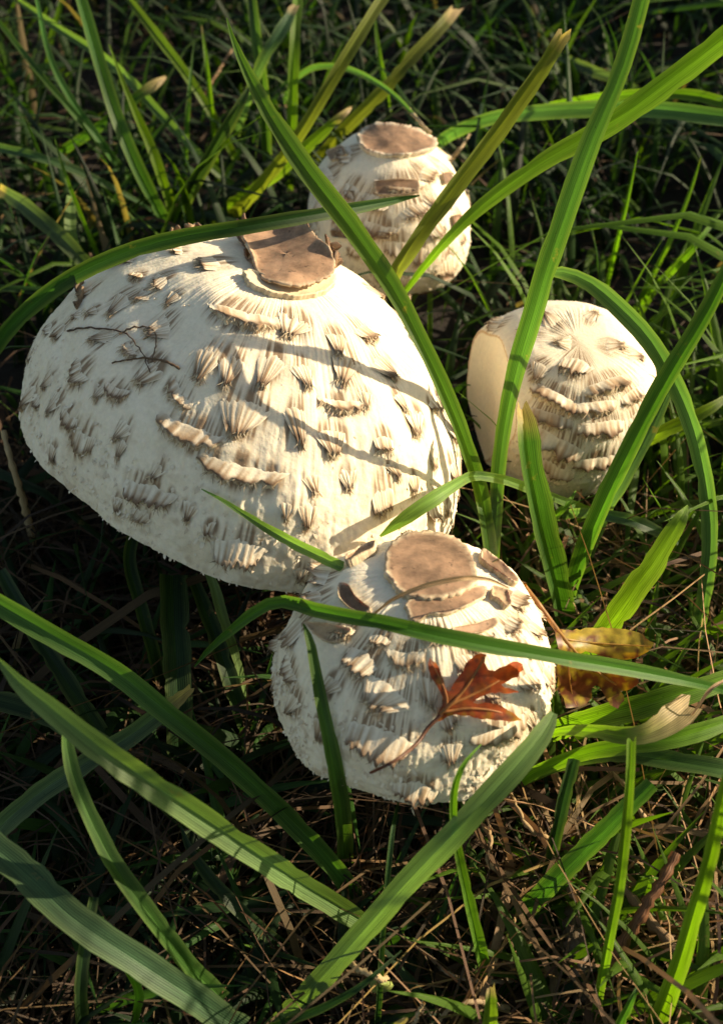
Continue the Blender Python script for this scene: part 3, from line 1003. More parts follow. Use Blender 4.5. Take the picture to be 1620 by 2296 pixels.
B('grey green blade lying between the large cap and the round mushroom', [(852, 1202, 6.5, 6), (900, 1165, 7.3, 34), (965, 1120, 7.8, 42), (1020, 1085, 7.6, 30), (1060, 1066, 7, 26), (1120, 1072, 6.4, 26), (1180, 1092, 5.6, 26), (1270, 1125, 4, 24), (1400, 1170, 1, 20)], 'p', .35, -.3, front=True)
# lower front
B('long dark blade sloping down under the long pale blade', [(-60, 1320, 8.5, 60), (100, 1412, 7.8, 58), (260, 1505, 6.8, 58), (400, 1615, 5.8, 58), (530, 1722, 4.6, 56), (650, 1835, 3.2, 56), (740, 1930, 2, 54), (830, 2050, 0, 50)], 'g', .35, -.35)
B('long pale sunlit blade with a pointed tip and a folded dark edge', [(-15, 1465, 10, 4), (40, 1525, 9.8, 44), (120, 1590, 9.4, 66), (230, 1678, 8.8, 76), (360, 1768, 7.8, 80), (490, 1855, 6.4, 78), (610, 1935, 5, 74), (710, 2000, 3.4, 68), (850, 2085, 1, 56)], 'p', .6, -.25)
B('very broad blade with dappled light and a flat worn face', [(-60, 1860, 6, 78), (60, 1960, 5.6, 80), (160, 2055, 5.2, 80), (300, 2150, 4.4, 78), (420, 2228, 3.4, 76), (540, 2310, 2, 72)], 'b', .25, .1)
B('curving blade dappled with short bars of sunlight', [(148, 1625, 7.5, 22), (152, 1680, 7.4, 34), (170, 1755, 7.1, 42), (215, 1860, 6.4, 46), (270, 1960, 5.6, 50), (340, 2055, 4.6, 50), (420, 2160, 3.2, 48), (500, 2240, 1.5, 46)], 'g', .4, .3)
B('grey split blade with a withered brown tip', [(425, 1545, 4.6, 22), (370, 1590, 5, 46), (290, 1650, 5.2, 50), (200, 1705, 5.2, 52), (110, 1762, 5, 54), (20, 1835, 4.4, 54), (-70, 1930, 3, 50)], 'b', .3, .2, cut=True, dry=.14)
B('thin upright blade below the round mushroom with a curved tip', [(893, 1795, 5, 4), (878, 1870, 5, 14), (866, 1990, 4.4, 16), (856, 2110, 3.4, 16), (850, 2220, 2.2, 18), (842, 2330, .5, 18)], 'd', .5, .3)
B('slim blade bending up against the round mushroom', [(1078, 1668, 7.6, 3), (1040, 1710, 7.6, 14), (1018, 1765, 7.2, 20), (1016, 1850, 6.2, 22), (1036, 1960, 4.8, 28), (1066, 2090, 3, 34), (1095, 2220, .5, 34)], 'y', .5, .3, front=True)
B('slim grooved blade standing alone over the straw', [(1412, 1660, 8, 26), (1410, 1740, 7.6, 26), (1400, 1860, 6.5, 30), (1385, 1990, 5.2, 30), (1355, 2150, 3.4, 28), (1322, 2330, 0, 24)], 'y', .6, .25, cut=True)
B('strong bright blade rising at the straw patch edge', [(1660, 1650, 10, 34), (1618, 1790, 8.6, 38), (1590, 1920, 7, 40), (1550, 2060, 5.2, 46), (1510, 2190, 3.4, 52), (1455, 2330, .5, 54)], 'y', .5, .2)
B('dark half hidden blade leaning over the brown thatch', [(1460, 1755, 5.2, 40), (1390, 1825, 4.6, 48), (1310, 1905, 3.6, 52), (1220, 1995, 2.4, 52), (1130, 2090, .5, 48)], 'g', .3)
B('dark narrow blade standing in shade below the round mushroom', [(1285, 1700, 5, 34), (1262, 1790, 4.2, 36), (1240, 1890, 3, 34), (1215, 2010, 0, 28)], 'd', .4, .3)
B('wide bright blade with a pointed tip beside the yellow oak leaf', [(1540, 1132, 7.5, 3), (1522, 1165, 7.5, 36), (1475, 1245, 6.6, 56), (1415, 1330, 5.4, 62), (1350, 1420, 3.8, 58), (1280, 1510, 1.5, 50)], 'y', .2, .1)
B('yellowing blade with a shredded brown tip beyond the round mushroom', [(1545, 1580, 6.4, 66), (1505, 1615, 6.6, 76), (1450, 1645, 6.6, 54), (1390, 1650, 6.4, 44), (1330, 1640, 6, 36), (1255, 1640, 5, 22), (1200, 1660, 3, 20)], 'y', .3, -.3, cut=True, dry=.30)
B('pale withered strip curling off a yellowing blade', [(1650, 1512, 6.8, 5), (1618, 1528, 7, 10), (1590, 1545, 7, 13), (1568, 1572, 6.8, 12), (1545, 1605, 6.5, 10)], 's', .8, mat=M_STRAW, name='withered_blade', n=18, tw=2.5)
B('level green blade crossing beneath the yellowing blade', [(1690, 1590, 4.8, 30), (1600, 1628, 5.2, 44), (1500, 1656, 5.3, 50), (1390, 1672, 5, 44), (1300, 1690, 4.4, 38), (1200, 1730, 3, 32), (1120, 1780, .5, 26)], 'y', .35, .2)
B('dark level blade running under two brighter blades', [(1700, 1740, 4, 48), (1600, 1722, 4.3, 50), (1480, 1702, 4.3, 50), (1370, 1690, 4, 46), (1260, 1712, 3.2, 38), (1180, 1745, 1.5, 32)], 'g', .35, -.3)
B('broad bright blade behind the lower lobes of the yellow leaf', [(1700, 1500, 4, 44), (1560, 1545, 4.4, 56), (1440, 1580, 4.2, 62), (1330, 1610, 3.6, 58), (1230, 1640, 2, 50)], 'y', .25, .2)
B('sunlit blade rising between the sliced mushroom and hooked blade', [(1640, 880, 5, 10), (1590, 915, 5, 28), (1520, 950, 4.6, 36), (1450, 985, 4, 34), (1380, 1030, 2.5, 30)], 'y', .3, .2)
B('grey green blade bridging behind the short upright blade', [(1520, 1215, 3, 14), (1450, 1180, 4, 30), (1390, 1160, 4.2, 30), (1300, 1150, 4, 26), (1240, 1160, 2, 20)], 'b', .3)
B('blade leaning from the sliced mushroom foot towards the round mushroom', [(1290, 1100, 4, 4), (1270, 1130, 4, 16), (1235, 1165, 3.6, 22), (1200, 1200, 2.6, 22), (1150, 1260, .5, 20)], 'y', .4, n=20)
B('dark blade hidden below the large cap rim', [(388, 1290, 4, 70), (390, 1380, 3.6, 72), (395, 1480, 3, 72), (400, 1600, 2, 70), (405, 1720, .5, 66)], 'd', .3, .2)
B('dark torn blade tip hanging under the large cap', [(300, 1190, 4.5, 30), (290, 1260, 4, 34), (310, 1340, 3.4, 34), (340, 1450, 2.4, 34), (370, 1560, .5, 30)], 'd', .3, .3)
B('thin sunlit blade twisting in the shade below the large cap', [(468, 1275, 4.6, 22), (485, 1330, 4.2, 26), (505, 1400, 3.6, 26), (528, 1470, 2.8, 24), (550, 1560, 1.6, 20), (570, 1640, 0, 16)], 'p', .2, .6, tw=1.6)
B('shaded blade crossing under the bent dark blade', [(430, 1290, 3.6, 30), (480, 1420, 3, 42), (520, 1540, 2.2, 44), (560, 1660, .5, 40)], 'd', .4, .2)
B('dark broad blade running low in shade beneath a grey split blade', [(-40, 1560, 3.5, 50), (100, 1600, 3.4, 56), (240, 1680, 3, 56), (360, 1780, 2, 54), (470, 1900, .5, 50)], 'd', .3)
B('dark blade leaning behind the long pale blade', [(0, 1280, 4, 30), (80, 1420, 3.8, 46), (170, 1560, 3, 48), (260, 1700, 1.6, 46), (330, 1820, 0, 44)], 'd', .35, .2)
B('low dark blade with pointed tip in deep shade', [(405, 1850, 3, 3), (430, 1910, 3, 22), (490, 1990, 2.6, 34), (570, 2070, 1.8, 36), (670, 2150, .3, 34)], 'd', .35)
B('small green shoot with a wavy edge near the ground', [(230, 2055, 4, 6), (245, 2110, 3.8, 18), (285, 2170, 3.2, 26), (310, 2230, 2.4, 28), (290, 2320, .5, 26)], 'y', .4, .5, tw=.9)
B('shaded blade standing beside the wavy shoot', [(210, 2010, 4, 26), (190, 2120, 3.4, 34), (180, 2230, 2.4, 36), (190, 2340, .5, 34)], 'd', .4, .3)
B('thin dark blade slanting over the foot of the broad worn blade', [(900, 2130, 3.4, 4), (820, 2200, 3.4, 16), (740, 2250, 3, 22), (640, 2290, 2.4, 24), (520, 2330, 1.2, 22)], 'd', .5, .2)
B('short green blade with a brown broken end over the straw', [(912, 2280, 4, 12), (890, 2300, 3.8, 22), (850, 2335, 3, 26)], 'g', .5, cut=True, dry=.4, n=14)
B('green stub with a pale snapped tip among dead stems', [(1098, 2212, 3.6, 20), (1098, 2250, 3.3, 38), (1094, 2330, 1.6, 42)], 'y', .6, .2, cut=True, dry=.12, n=16)
B('short pointed blade sprouting from the brown thatch', [(1428, 2208, 3.6, 3), (1415, 2240, 3.5, 18), (1390, 2290, 2.6, 28), (1360, 2350, 1, 30)], 'g', .5, .2, n=18)
# upper back
B('tall dark green blade with a double fold among thin ones', [(165, -60, 9, 30), (205, 80, 8.2, 36), (250, 230, 7, 40), (300, 360, 5.4, 40), (345, 450, 3.6, 36), (390, 540, 0, 30)], 'g', .6, .2)
B('bright blade rooted with the double folded tall blade', [(245, 100, 7.5, 3), (290, 220, 6.6, 16), (330, 310, 5.2, 26), (360, 390, 4, 28), (385, 470, 2, 26), (400, 540, 0, 24)], 'y', .5, .2)
B('long grey green blade slanting through the background tangle', [(10, -20, 5.5, 12), (120, 55, 5.4, 20), (260, 150, 5, 24), (350, 245, 4.2, 24), (450, 350, 3, 22), (560, 450, 1, 18)], 'p', .4)
B('thin curved blade ending beside the large cap crown', [(-20, 25, 7, 12), (90, 165, 6.2, 16), (180, 270, 5, 18), (260, 365, 3.4, 18), (330, 440, 1.5, 16)], 'g', .4, .2)
B('slender blade crossing thin curved one at a low angle', [(75, -40, 7.5, 10), (110, 120, 6.6, 16), (155, 215, 5.6, 20), (220, 310, 4.4, 22), (290, 400, 2.6, 20), (350, 460, .8, 16)], 'g', .4, .3)
B('pointed blade leaning into the tangle behind the large cap', [(275, -20, 6.6, 14), (345, 70, 6, 24), (420, 170, 5, 24), (480, 265, 3.6, 22), (530, 360, 1.6, 18)], 'y', .4, .1)
B('shaded blade rising steeply behind the brown crown', [(562, 188, 8, 6), (530, 245, 7.4, 32), (480, 330, 6, 38), (430, 420, 4.2, 38), (380, 515, 1, 34)], 'd', .6, .3)
B('tall blade leaning behind the long folded blade', [(880, -40, 10, 32), (800, 85, 9, 34), (725, 210, 7.6, 34), (650, 330, 5.6, 34), (560, 440, 3, 34), (490, 510, .5, 30)], 'o', .5, .2)
B('cut square blade catching light on its pale face', [(662, 12, 8, 22), (630, 70, 7.6, 34), (590, 135, 6.8, 30), (560, 210, 5, 26), (530, 300, 2, 22)], 'b', .25, -.3, cut=True, dry=.06)
B('upright bright blade behind the cut square blade', [(670, -40, 8, 26), (660, 90, 7, 28), (655, 230, 5, 28), (648, 360, 2.4, 26), (645, 430, 0, 24)], 'y', .4, .2)
B('upright dark blade next to the cut square blade', [(560, -50, 8, 26), (575, 80, 7, 30), (592, 210, 5.2, 30), (600, 340, 2.6, 26), (605, 420, .3, 22)], 'g', .5, -.2)
B('thin blade with a frayed brown end above the egg shaped mushroom', [(1018, 22, 6.8, 30), (985, 62, 6.8, 34), (920, 130, 6.2, 36), (850, 210, 5.2, 36), (770, 290, 3.8, 34), (690, 380, 1.6, 30)], 'o', .5, .2, cut=True, dry=.12)
B('yellowed blade tip with a fine dry thread', [(788, 240, 6.4, 4), (765, 258, 6.4, 22), (700, 315, 5.4, 34), (620, 385, 4, 36), (520, 455, 1.8, 34), (450, 505, 0, 30)], 'y', .5, .3, dry=.12)
B('brown tipped blade reaching across the tangle', [(372, 172, 5, 6), (345, 190, 5, 26), (300, 222, 4.6, 28), (220, 285, 3.6, 26), (120, 350, 2, 24), (40, 400, .5, 20)], 'g', .4, .2, dry=.16)
B('grey blade arching towards the large cap from the tangle', [(-30, 325, 5, 22), (80, 350, 5, 24), (180, 385, 4.4, 22), (260, 425, 3.6, 16), (330, 465, 2.4, 10), (370, 500, 1, 8)], 'b', .3, .2)
B('wide blue grey blade streaked with dead brown edge', [(0, 425, 5, 30), (55, 460, 5, 40), (120, 515, 4.4, 42), (180, 575, 3.6, 40), (240, 650, 2, 36), (280, 720, .5, 30)], 'b', .3, -.2, dry=.05)
B('needle thin bright blade before the tangle', [(124, 312, 6, 2), (145, 385, 5.4, 9), (175, 465, 4.2, 11), (215, 560, 2.4, 11), (250, 640, .5, 10)], 'y', .4)
B('thin upright blade with a red brown point', [(452, 58, 6.6, 2), (462, 130, 6, 10), (472, 220, 4.6, 12), (482, 320, 2.6, 12), (488, 420, 0, 12)], 'y', .4, dry=.05)
B('thin shaded blade beside the red pointed one', [(436, 90, 6, 2), (425, 200, 5, 10), (418, 310, 3.4, 14), (412, 430, .6, 14)], 'g', .4)
B('pale flat blade standing at the large cap edge', [(160, 440, 4, 22), (158, 500, 3.6, 30), (165, 560, 2.8, 30), (185, 640, 1, 26)], 'p', .2, .2)
B('narrow grey blade arching above the brown crown', [(962, 302, 6.4, 3), (925, 255, 6.8, 10), (860, 195, 6.8, 14), (780, 155, 6.6, 16), (710, 150, 5.8, 16), (660, 180, 4.6, 14), (635, 230, 2, 12)], 'b', .4)
B('thin bright blade standing behind the hooked blade', [(1428, 340, 7, 3), (1405, 450, 5.6, 10), (1380, 550, 4, 12), (1355, 660, 1.5, 12)], 'y', .4)
B('bright shoot with a forked base behind the wide folded blade', [(1570, 350, 6.6, 3), (1545, 430, 5.6, 10), (1500, 540, 4.2, 13), (1450, 640, 2.4, 14), (1400, 730, .5, 13)], 'y', .4, .2)
B('stout bright shoot in the sunny grass past the sliced mushroom', [(1612, 480, 5, 4), (1560, 545, 4.6, 18), (1510, 600, 3.6, 20), (1450, 660, 1.8, 18), (1410, 710, .3, 16)], 'y', .3, .2)
B('bent blade lying low in the far grass', [(1240, 120, 3, 20), (1330, 160, 3.4, 26), (1420, 200, 3.2, 24), (1500, 300, 1.4, 20)], 'b', .3)
B('slim bright blade curving up behind the egg shaped mushroom', [(840, 40, 5.6, 3), (848, 110, 5.2, 12), (862, 190, 4, 14), (872, 250, 2.4, 14)], 'y', .4)

# ------------------------------------------------------------------ stems, twigs and straws
def tube(name, label, cat, pts, r0, r1, col, cap=None, group=None, mat=None, off=.0005, nseg=30, parent=None):
    """pts (x, y, h cm) or (x, y) lying on a cap"""
    q = []
    for p in pts:
        if len(p) == 2:
            P, n = cap.hit(*p)
            q.append(P + n * off)
        else:
            q.append(at(p[0], p[1], p[2] / 100))
    c = spline(q, nseg)
    if cap is not None:
        for i in range(len(c)):
            s_, n = cap.near(c[i])
            if (c[i] - s_) @ n < off and len(pts[0]) == 2:
                c[i] = s_ + n * off
    c = c + np.random.default_rng(len(pts) * 31 + int(r0 * 1e7)).normal(0, min(.00013, r0 * .4), c.shape)
    T = nrm3(np.gradient(c, axis=0))
    V, Cc, UV = [], [], []
    for i in range(len(c)):
        f = i / (len(c) - 1)
        r = (r0 * (1 - f) + r1 * f) * (1 + .25 * math.sin(i * 2.3))
        a = nrm(np.cross(T[i], [.3, .2, 1]))
        b = np.cross(T[i], a)
        for k in range(6):
            t = k * math.pi / 3
            V.append(c[i] + r * (a * math.cos(t) + b * math.sin(t)))
            Cc.append(np.array(col) * (.7 + .6 * sn(f * 20, k * .7, r0 * 9000)))
            UV.append((k / 6, f * 4))
    base = c[-1].copy() if parent is None else np.zeros(3)
    o = mesh_of(name, np.array(V) - base, grid_faces(len(c), 6, True), mat or M_STRAW, np.array(Cc), np.array(UV), parent=parent)
    o.location = base
    if label:
        tag(o, label, cat, group)
    return o


tube('rootlet', 'thin dark rootlet branching across the shaded face of the large cap', 'twig', [(155, 744), (225, 738), (285, 752), (318, 790), (340, 838)], .00026, .00012, (.10, .06, .04), big)
tube('rootlet', 'short dark rootlet standing beside the branching one on the large cap', 'twig', [(270, 752), (305, 736), (345, 742), (352, 775), (342, 815)], .00024, .00016, (.16, .11, .07), big)
tube('rootlet', 'bowed brown rootlet resting low on the large cap', 'twig', [(255, 815), (310, 806), (365, 810), (405, 828)], .00018, .0003, (.15, .09, .05), big)
B('flat dry straw bent over the crown of the round mushroom', [(838, 1376, 9.3, 8), (880, 1344, 9.7, 14), (950, 1314, 10, 18), (1030, 1297, 10, 18), (1090, 1298, 9.6, 12), (1140, 1318, 9, 6)], 's', .9, mat=M_STRAW, name='dry_straw', cat='straw', group=None, front=True, margin=.0012, cut=True)
tube('dry_straw', 'forked dry straw poking up beside the egg shaped crown', 'straw', [(965, 300, 6.6), (930, 262, 6.8), (905, 235, 6.4)], .0005, .0007, (.42, .33, .2))
tube('dry_straw', 'pale bent straw behind the snapped blade', 'straw', [(1052, 300, 5), (1030, 335, 4.8), (1005, 362, 4.2)], .0004, .0008, (.45, .34, .2))
DS = [('reddish dead stalk crossing another over the sunny thatch', [(1515, 1915, 3.4), (1450, 2030, 3), (1390, 2120, 2.2), (1330, 2230, .8)], .0016, (.17, .075, .035)),
      ('brown flat stalk crossing beneath the reddish dead stalk', [(1390, 1985, 1.8), (1470, 2080, 2), (1530, 2160, 1.8), (1600, 2330, .6)], .0016, (.24, .15, .08)),
      ('wide grey brown dead leaf base lying in the thatch', [(1270, 1990, .9), (1280, 2070, 1.3), (1295, 2150, 1.4), (1310, 2240, .8)], .0026, (.14, .10, .065)),
      ('thin tan stalk arching over the thatch below the round mushroom', [(1130, 1720, 1.5), (1150, 1790, 2.3), (1190, 1860, 2.4), (1240, 1880, 1.2)], .0006, (.42, .29, .15)),
      ('curled tan stalk looping near the long smooth blade', [(1080, 1850, 2), (1100, 1880, 2.5), (1095, 1935, 2.3), (1150, 1960, 1.9), (1240, 1930, 1)], .0007, (.45, .30, .15)),
      ('long straight tan stalk lying low towards the round mushroom', [(1330, 1700, 1.2), (1400, 1760, 2), (1440, 1830, 2), (1475, 1900, 1)], .0007, (.40, .27, .14)),
      ('pale straw with a bent end near the green stub', [(960, 2140, 1), (1000, 2180, 1.4), (1080, 2200, 1.5), (1160, 2195, .7)], .0006, (.42, .32, .2)),
      ('bent straw lying across the dark hollow', [(980, 2290, 1.6), (1010, 2260, 2), (1065, 2245, 2), (1140, 2260, 1)], .0007, (.36, .26, .15)),
      ('upright tan straw with a sharp cut end', [(948, 2245, 2.4), (930, 2290, 2), (915, 2340, 1)], .0006, (.5, .36, .2)),
      ('withered tan stem with frayed head leaning by the large cap rim', [(8, 965, 5), (22, 1020, 4.6), (42, 1085, 3.8), (60, 1150, 2.4), (80, 1240, .4)], .0012, (.48, .36, .2)),
      ('twisted dead stem lying in the shade under the large cap', [(380, 1420, .8), (440, 1370, 1.4), (480, 1320, 1.4), (510, 1270, .8)], .0006, (.3, .2, .12)),
      ('dry pale stalk in the far dark grass', [(420, 240, 2.6), (490, 215, 3), (560, 225, 2.8), (640, 240, 1.6)], .0006, (.3, .2, .11)),
      ('leaning brown stalk in the far dark grass', [(520, 110, 3.4), (470, 190, 2.8), (420, 260, 1.4)], .0007, (.28, .17, .09)),
      ('split pale straw with a hooked end by the short broken blade', [(778, 2155, 2.6), (805, 2175, 2.9), (840, 2188, 2.8), (866, 2196, 2.2)], .0008, (.5, .37, .2))]
for lab, pts, r, c in DS:
    tube('dead_stalk', lab, 'stalk', pts, r * .7, r, c, group='dead stalks in the thatch')

# small green bud on the ground
bq = at(852, 2170, 1.6 / 100)
V, Cc = [], []
for j in range(14):
    f = j / 13
    r = .0042 * (max(0., math.sin(math.pi * f)) ** .7) * (1 - .25 * f)
    for k in range(14):
        a = 2 * math.pi * k / 14
        rr_ = r * (1 + .08 * math.cos(3 * a))
        V.append(np.array([rr_ * math.cos(a), -.006 + .012 * f * -.4 + rr_ * .3 * math.sin(a), rr_ * math.sin(a) * .9 + .012 * f]))
        Cc.append(np.array([.20, .25, .07]) * (1 - max(0, .35 - f) * 2) + np.array([.35, .2, .08]) * max(0, .35 - f) * 2)
bud = mesh_of('seed_bud', V, grid_faces(14, 14, True), M_CUT, np.array(Cc))
bud.location = bq
bud.scale = (.7, .7, .7)
tag(bud, 'small pale green bud with a brown end lying by a thin blade', 'bud')


# ------------------------------------------------------------------ oak leaves
def oak_leaf(label, poly, place, colf, veins, seed):
    poly = np.array(poly, float)
    # subdivide the outline with a little raggedness
    r = np.random.default_rng(seed)
    out = []
    for i in range(len(poly)):
        a, b = poly[i], poly[(i + 1) % len(poly)]
        n = max(1, int(np.linalg.norm(b - a) / 9))
        for k in range(n):
            out.append(a + (b - a) * k / n + r.normal(0, 1.3, 2))
    out = np.array(out)
    xs = np.arange(out[:, 0].min(), out[:, 0].max(), 9)
    ys = np.arange(out[:, 1].min(), out[:, 1].max(), 9)
    inner = []
    for x in xs:
        for y in ys:
            p = np.array([x, y]) + r.uniform(-2, 2, 2)
            c = False
            j = len(out) - 1
            for i in range(len(out)):
                if (out[i, 1] > p[1]) != (out[j, 1] > p[1]) and p[0] < (out[j, 0] - out[i, 0]) * (p[1] - out[i, 1]) / (out[j, 1] - out[i, 1]) + out[i, 0]:
                    c = not c
                j = i
            if c and np.min(np.linalg.norm(out - p, axis=1)) > 4:
                inner.append(p)
    allp = np.vstack([out, inner])
    res = delaunay_2d_cdt([Vector(p) for p in allp], [], [list(range(len(out)))], 1, 1e-4)
    V2 = np.array([list(v) for v in res[0]])
    P = np.array([place(x, y) for x, y in V2])
    cols = np.array([colf(x, y) for x, y in V2])
    base = P.mean(0)
    root = bpy.data.objects.new('oak_leaf', None)
    COL.objects.link(root)
    root.location = base
    root.empty_display_size = .01
    tag(root, label, 'leaf', 'fallen oak leaves')
    mesh_of('leaf_blade', P - base, [list(f) for f in res[2]], M_OAK, cols, parent=root)
    for nm, pts, r0, r1, vc in veins:
        q = np.array([place(x, y) for x, y in pts])
        c = spline(q, 20) - base
        T = nrm3(np.gradient(c, axis=0))
        V, Cc = [], []
        for i in range(len(c)):
            f = i / 19
            rd = r0 * (1 - f) + r1 * f
            a = nrm(np.cross(T[i], [.3, .2, 1]))
            b = np.cross(T[i], a)
            for k in range(6):
                t = k * math.pi / 3
                V.append(c[i] + rd * (a * math.cos(t) + b * math.sin(t)))
                Cc.append(vc)
        mesh_of(nm, V, grid_faces(20, 6, True), M_OAK, np.array(Cc), parent=root)
    return root


def place_red(x, y):
    d = Vector(ray(x, y))
    h = front.bvh.ray_cast(Vector(CAM), d)
    dist = h[3] if h[0] is not None else np.linalg.norm(front.c - CAM) - .02
    cx = math.hypot(x - 1040, y - 1580) / 130
    lift = .0015 + .0045 * cx ** 2 * (.5 + .5 * math.sin(x * .03)) + .0012 * sn(x * .03, y * .03, 3)
    return CAM + np.array(d) * (dist - lift)


def col_red(x, y):
    n = sn(x * .035, y * .035, 9, 3)
    c = np.array([.21, .03, .009]) * (1 - n * .55) + np.array([.46, .12, .018]) * (n * .55)
    tip = sstep(.52, .62, sn(x * .045, y * .045, 7)) * (1 if (y > 1585 or x < 990) else .25)
    c = c * (1 - .6 * tip) + np.array([.30, .22, .025]) * .6 * tip
    dk = .85 * sstep(.56, .66, sn(x * .06, y * .06, 14))
    return c * (1 - dk) + np.array([.07, .025, .014]) * dk


oak_leaf('rusty red lobed oak leaf lying on the round mushroom cap',
         [(960, 1478), (978, 1486), (988, 1500), (996, 1535), (1005, 1552), (1016, 1530), (1035, 1505), (1048, 1480), (1068, 1466), (1090, 1466), (1086, 1485), (1092, 1500), (1108, 1502), (1130, 1492), (1158, 1482),
          (1172, 1488), (1174, 1500), (1160, 1516), (1140, 1526), (1122, 1536), (1130, 1542), (1150, 1545), (1170, 1552), (1140, 1555), (1100, 1552), (1075, 1562), (1060, 1574), (1078, 1574), (1110, 1576), (1140, 1592),
          (1168, 1614), (1150, 1618), (1120, 1615), (1080, 1612), (1050, 1606), (1020, 1602), (1000, 1606), (984, 1616), (976, 1608), (988, 1580), (992, 1560), (985, 1548), (968, 1520), (960, 1498)],
         place_red, col_red,
         [('midrib', [(985, 1600), (1010, 1578), (1040, 1545), (1070, 1500), (1086, 1470)], .0005, .0002, (.38, .16, .05)),
          ('side_vein', [(1010, 1578), (1060, 1556), (1110, 1530), (1168, 1492)], .0004, .0001, (.38, .16, .05)),
          ('side_vein', [(995, 1595), (1050, 1588), (1110, 1594), (1160, 1612)], .0004, .0001, (.36, .15, .05)),
          ('side_vein', [(1000, 1590), (1000, 1560), (985, 1520), (964, 1482)], .0003, .0001, (.36, .15, .05)),
          ('stalk', [(990, 1600), (960, 1630), (935, 1665), (895, 1698), (860, 1718), (830, 1732)], .00045, .0003, (.14, .06, .035))], 3)

LA, LB, LC = at(1250, 1420, .062), at(1460, 1440, .055), at(1260, 1590, .050)
LN = nrm(np.cross(LB - LA, LC - LA))


def place_yel(x, y):
    d = ray(x, y)
    s = ((LA - CAM) @ LN) / (d @ LN)
    return CAM + d * (s - .004 * math.sin((y - 1400) * .028) - .0035 * ((x - 1330) / 110) ** 2 + .002 * sn(x * .03, y * .03, 8))


def col_yel(x, y):
    n = sn(x * .04, y * .04, 19, 3)
    c = np.array([.36, .29, .035]) * (1 - n * .4) + np.array([.30, .17, .03]) * n * .4
    dk = sstep(.5, .6, sn(x * .05, y * .05, 24) + .12 * (y > 1510) - .06 * (y < 1470) + .22 * (x < 1262) * (y < 1500))
    return c * (1 - dk) + np.array([.13, .045, .02]) * dk


oak_leaf('yellow lobed oak leaf with brown blotches hanging beside the round mushroom',
         [(1240, 1404), (1262, 1412), (1300, 1410), (1350, 1406), (1400, 1410), (1440, 1422), (1466, 1444), (1450, 1462), (1430, 1474), (1395, 1478), (1350, 1472), (1310, 1460), (1300, 1468), (1330, 1490), (1380, 1500),
          (1420, 1512), (1432, 1530), (1415, 1545), (1390, 1548), (1398, 1570), (1384, 1588), (1366, 1580), (1352, 1556), (1338, 1534), (1326, 1538), (1324, 1562), (1312, 1582), (1290, 1586), (1268, 1588), (1262, 1566),
          (1252, 1545), (1246, 1510), (1250, 1480), (1252, 1450), (1244, 1425)],
         place_yel, col_yel,
         [('midrib', [(1246, 1410), (1275, 1445), (1320, 1492), (1380, 1535)], .0005, .0002, (.40, .22, .06)),
          ('side_vein', [(1262, 1432), (1320, 1440), (1390, 1445), (1455, 1448)], .0003, .0001, (.42, .26, .06)),
          ('side_vein', [(1262, 1432), (1272, 1490), (1280, 1550), (1290, 1580)], .0003, .0001, (.38, .2, .05)),
          ('stalk', [(1248, 1412), (1225, 1380), (1200, 1345), (1175, 1312)], .0006, .0005, (.36, .2, .08))], 5)


# ------------------------------------------------------------------ uncountable cover: fine grass, thatch
def cover(name, label, items, mat, kind='stuff'):
    V, F, C, U = [], [], [], []
    off = 0
    for (v, f, c, u) in items:
        V.append(np.asarray(v)); F.append(np.asarray(f) + off); C.append(np.asarray(c)); U.append(np.asarray(u))
        off += len(v)
    o = mesh_of(name, np.vstack(V), np.vstack(F), mat, np.vstack(C), np.vstack(U))
    tag(o, label, 'grass', kind=kind)
    return o


def away(x, y, r):
    """clear of the stems and not standing in front of the caps"""
    for c in CAPS:
        if math.hypot(x - c.c[0], y - c.c[1]) < c.R * r:
            return False
    return True


def gblade(rng, x, y, L, wd, lean, az, colr, n=7, droop=.5, z0=None):
    z0 = gzs(x, y) - .003 if z0 is None else z0
    d = np.array([math.cos(az), math.sin(az), 0])
    P = []
    for i in range(n):
        f = i / (n - 1)
        a = lean + droop * f * f
        P.append((math.sin(a) * f * L, math.cos(a) * f * L))
    P = np.array([np.array([x, y, z0]) + d * p[0] + np.array([0, 0, p[1]]) for p in P])
    T = nrm3(np.gradient(P, axis=0))
    s = nrm(np.cross(d, [0, 0, 1]) + rng.normal(0, .3, 3))
    V, C, U = [], [], []
    for i in range(n):
        f = i / (n - 1)
        ww = wd * .5 * min(1, (1 - f) * 2.2 + .04) * (.7 + .3 * min(1, f * 4))
        m = np.cross(s, T[i])
        for k, u in enumerate((-1, 0, 1)):
            V.append(P[i] + s * u * ww + m * (ww * .5 if u == 0 else 0))
            C.append(colr * (.85 + .3 * f))
            U.append(((u + 1) / 2, f * 3))
    return V, grid_faces(n, 3), C, U


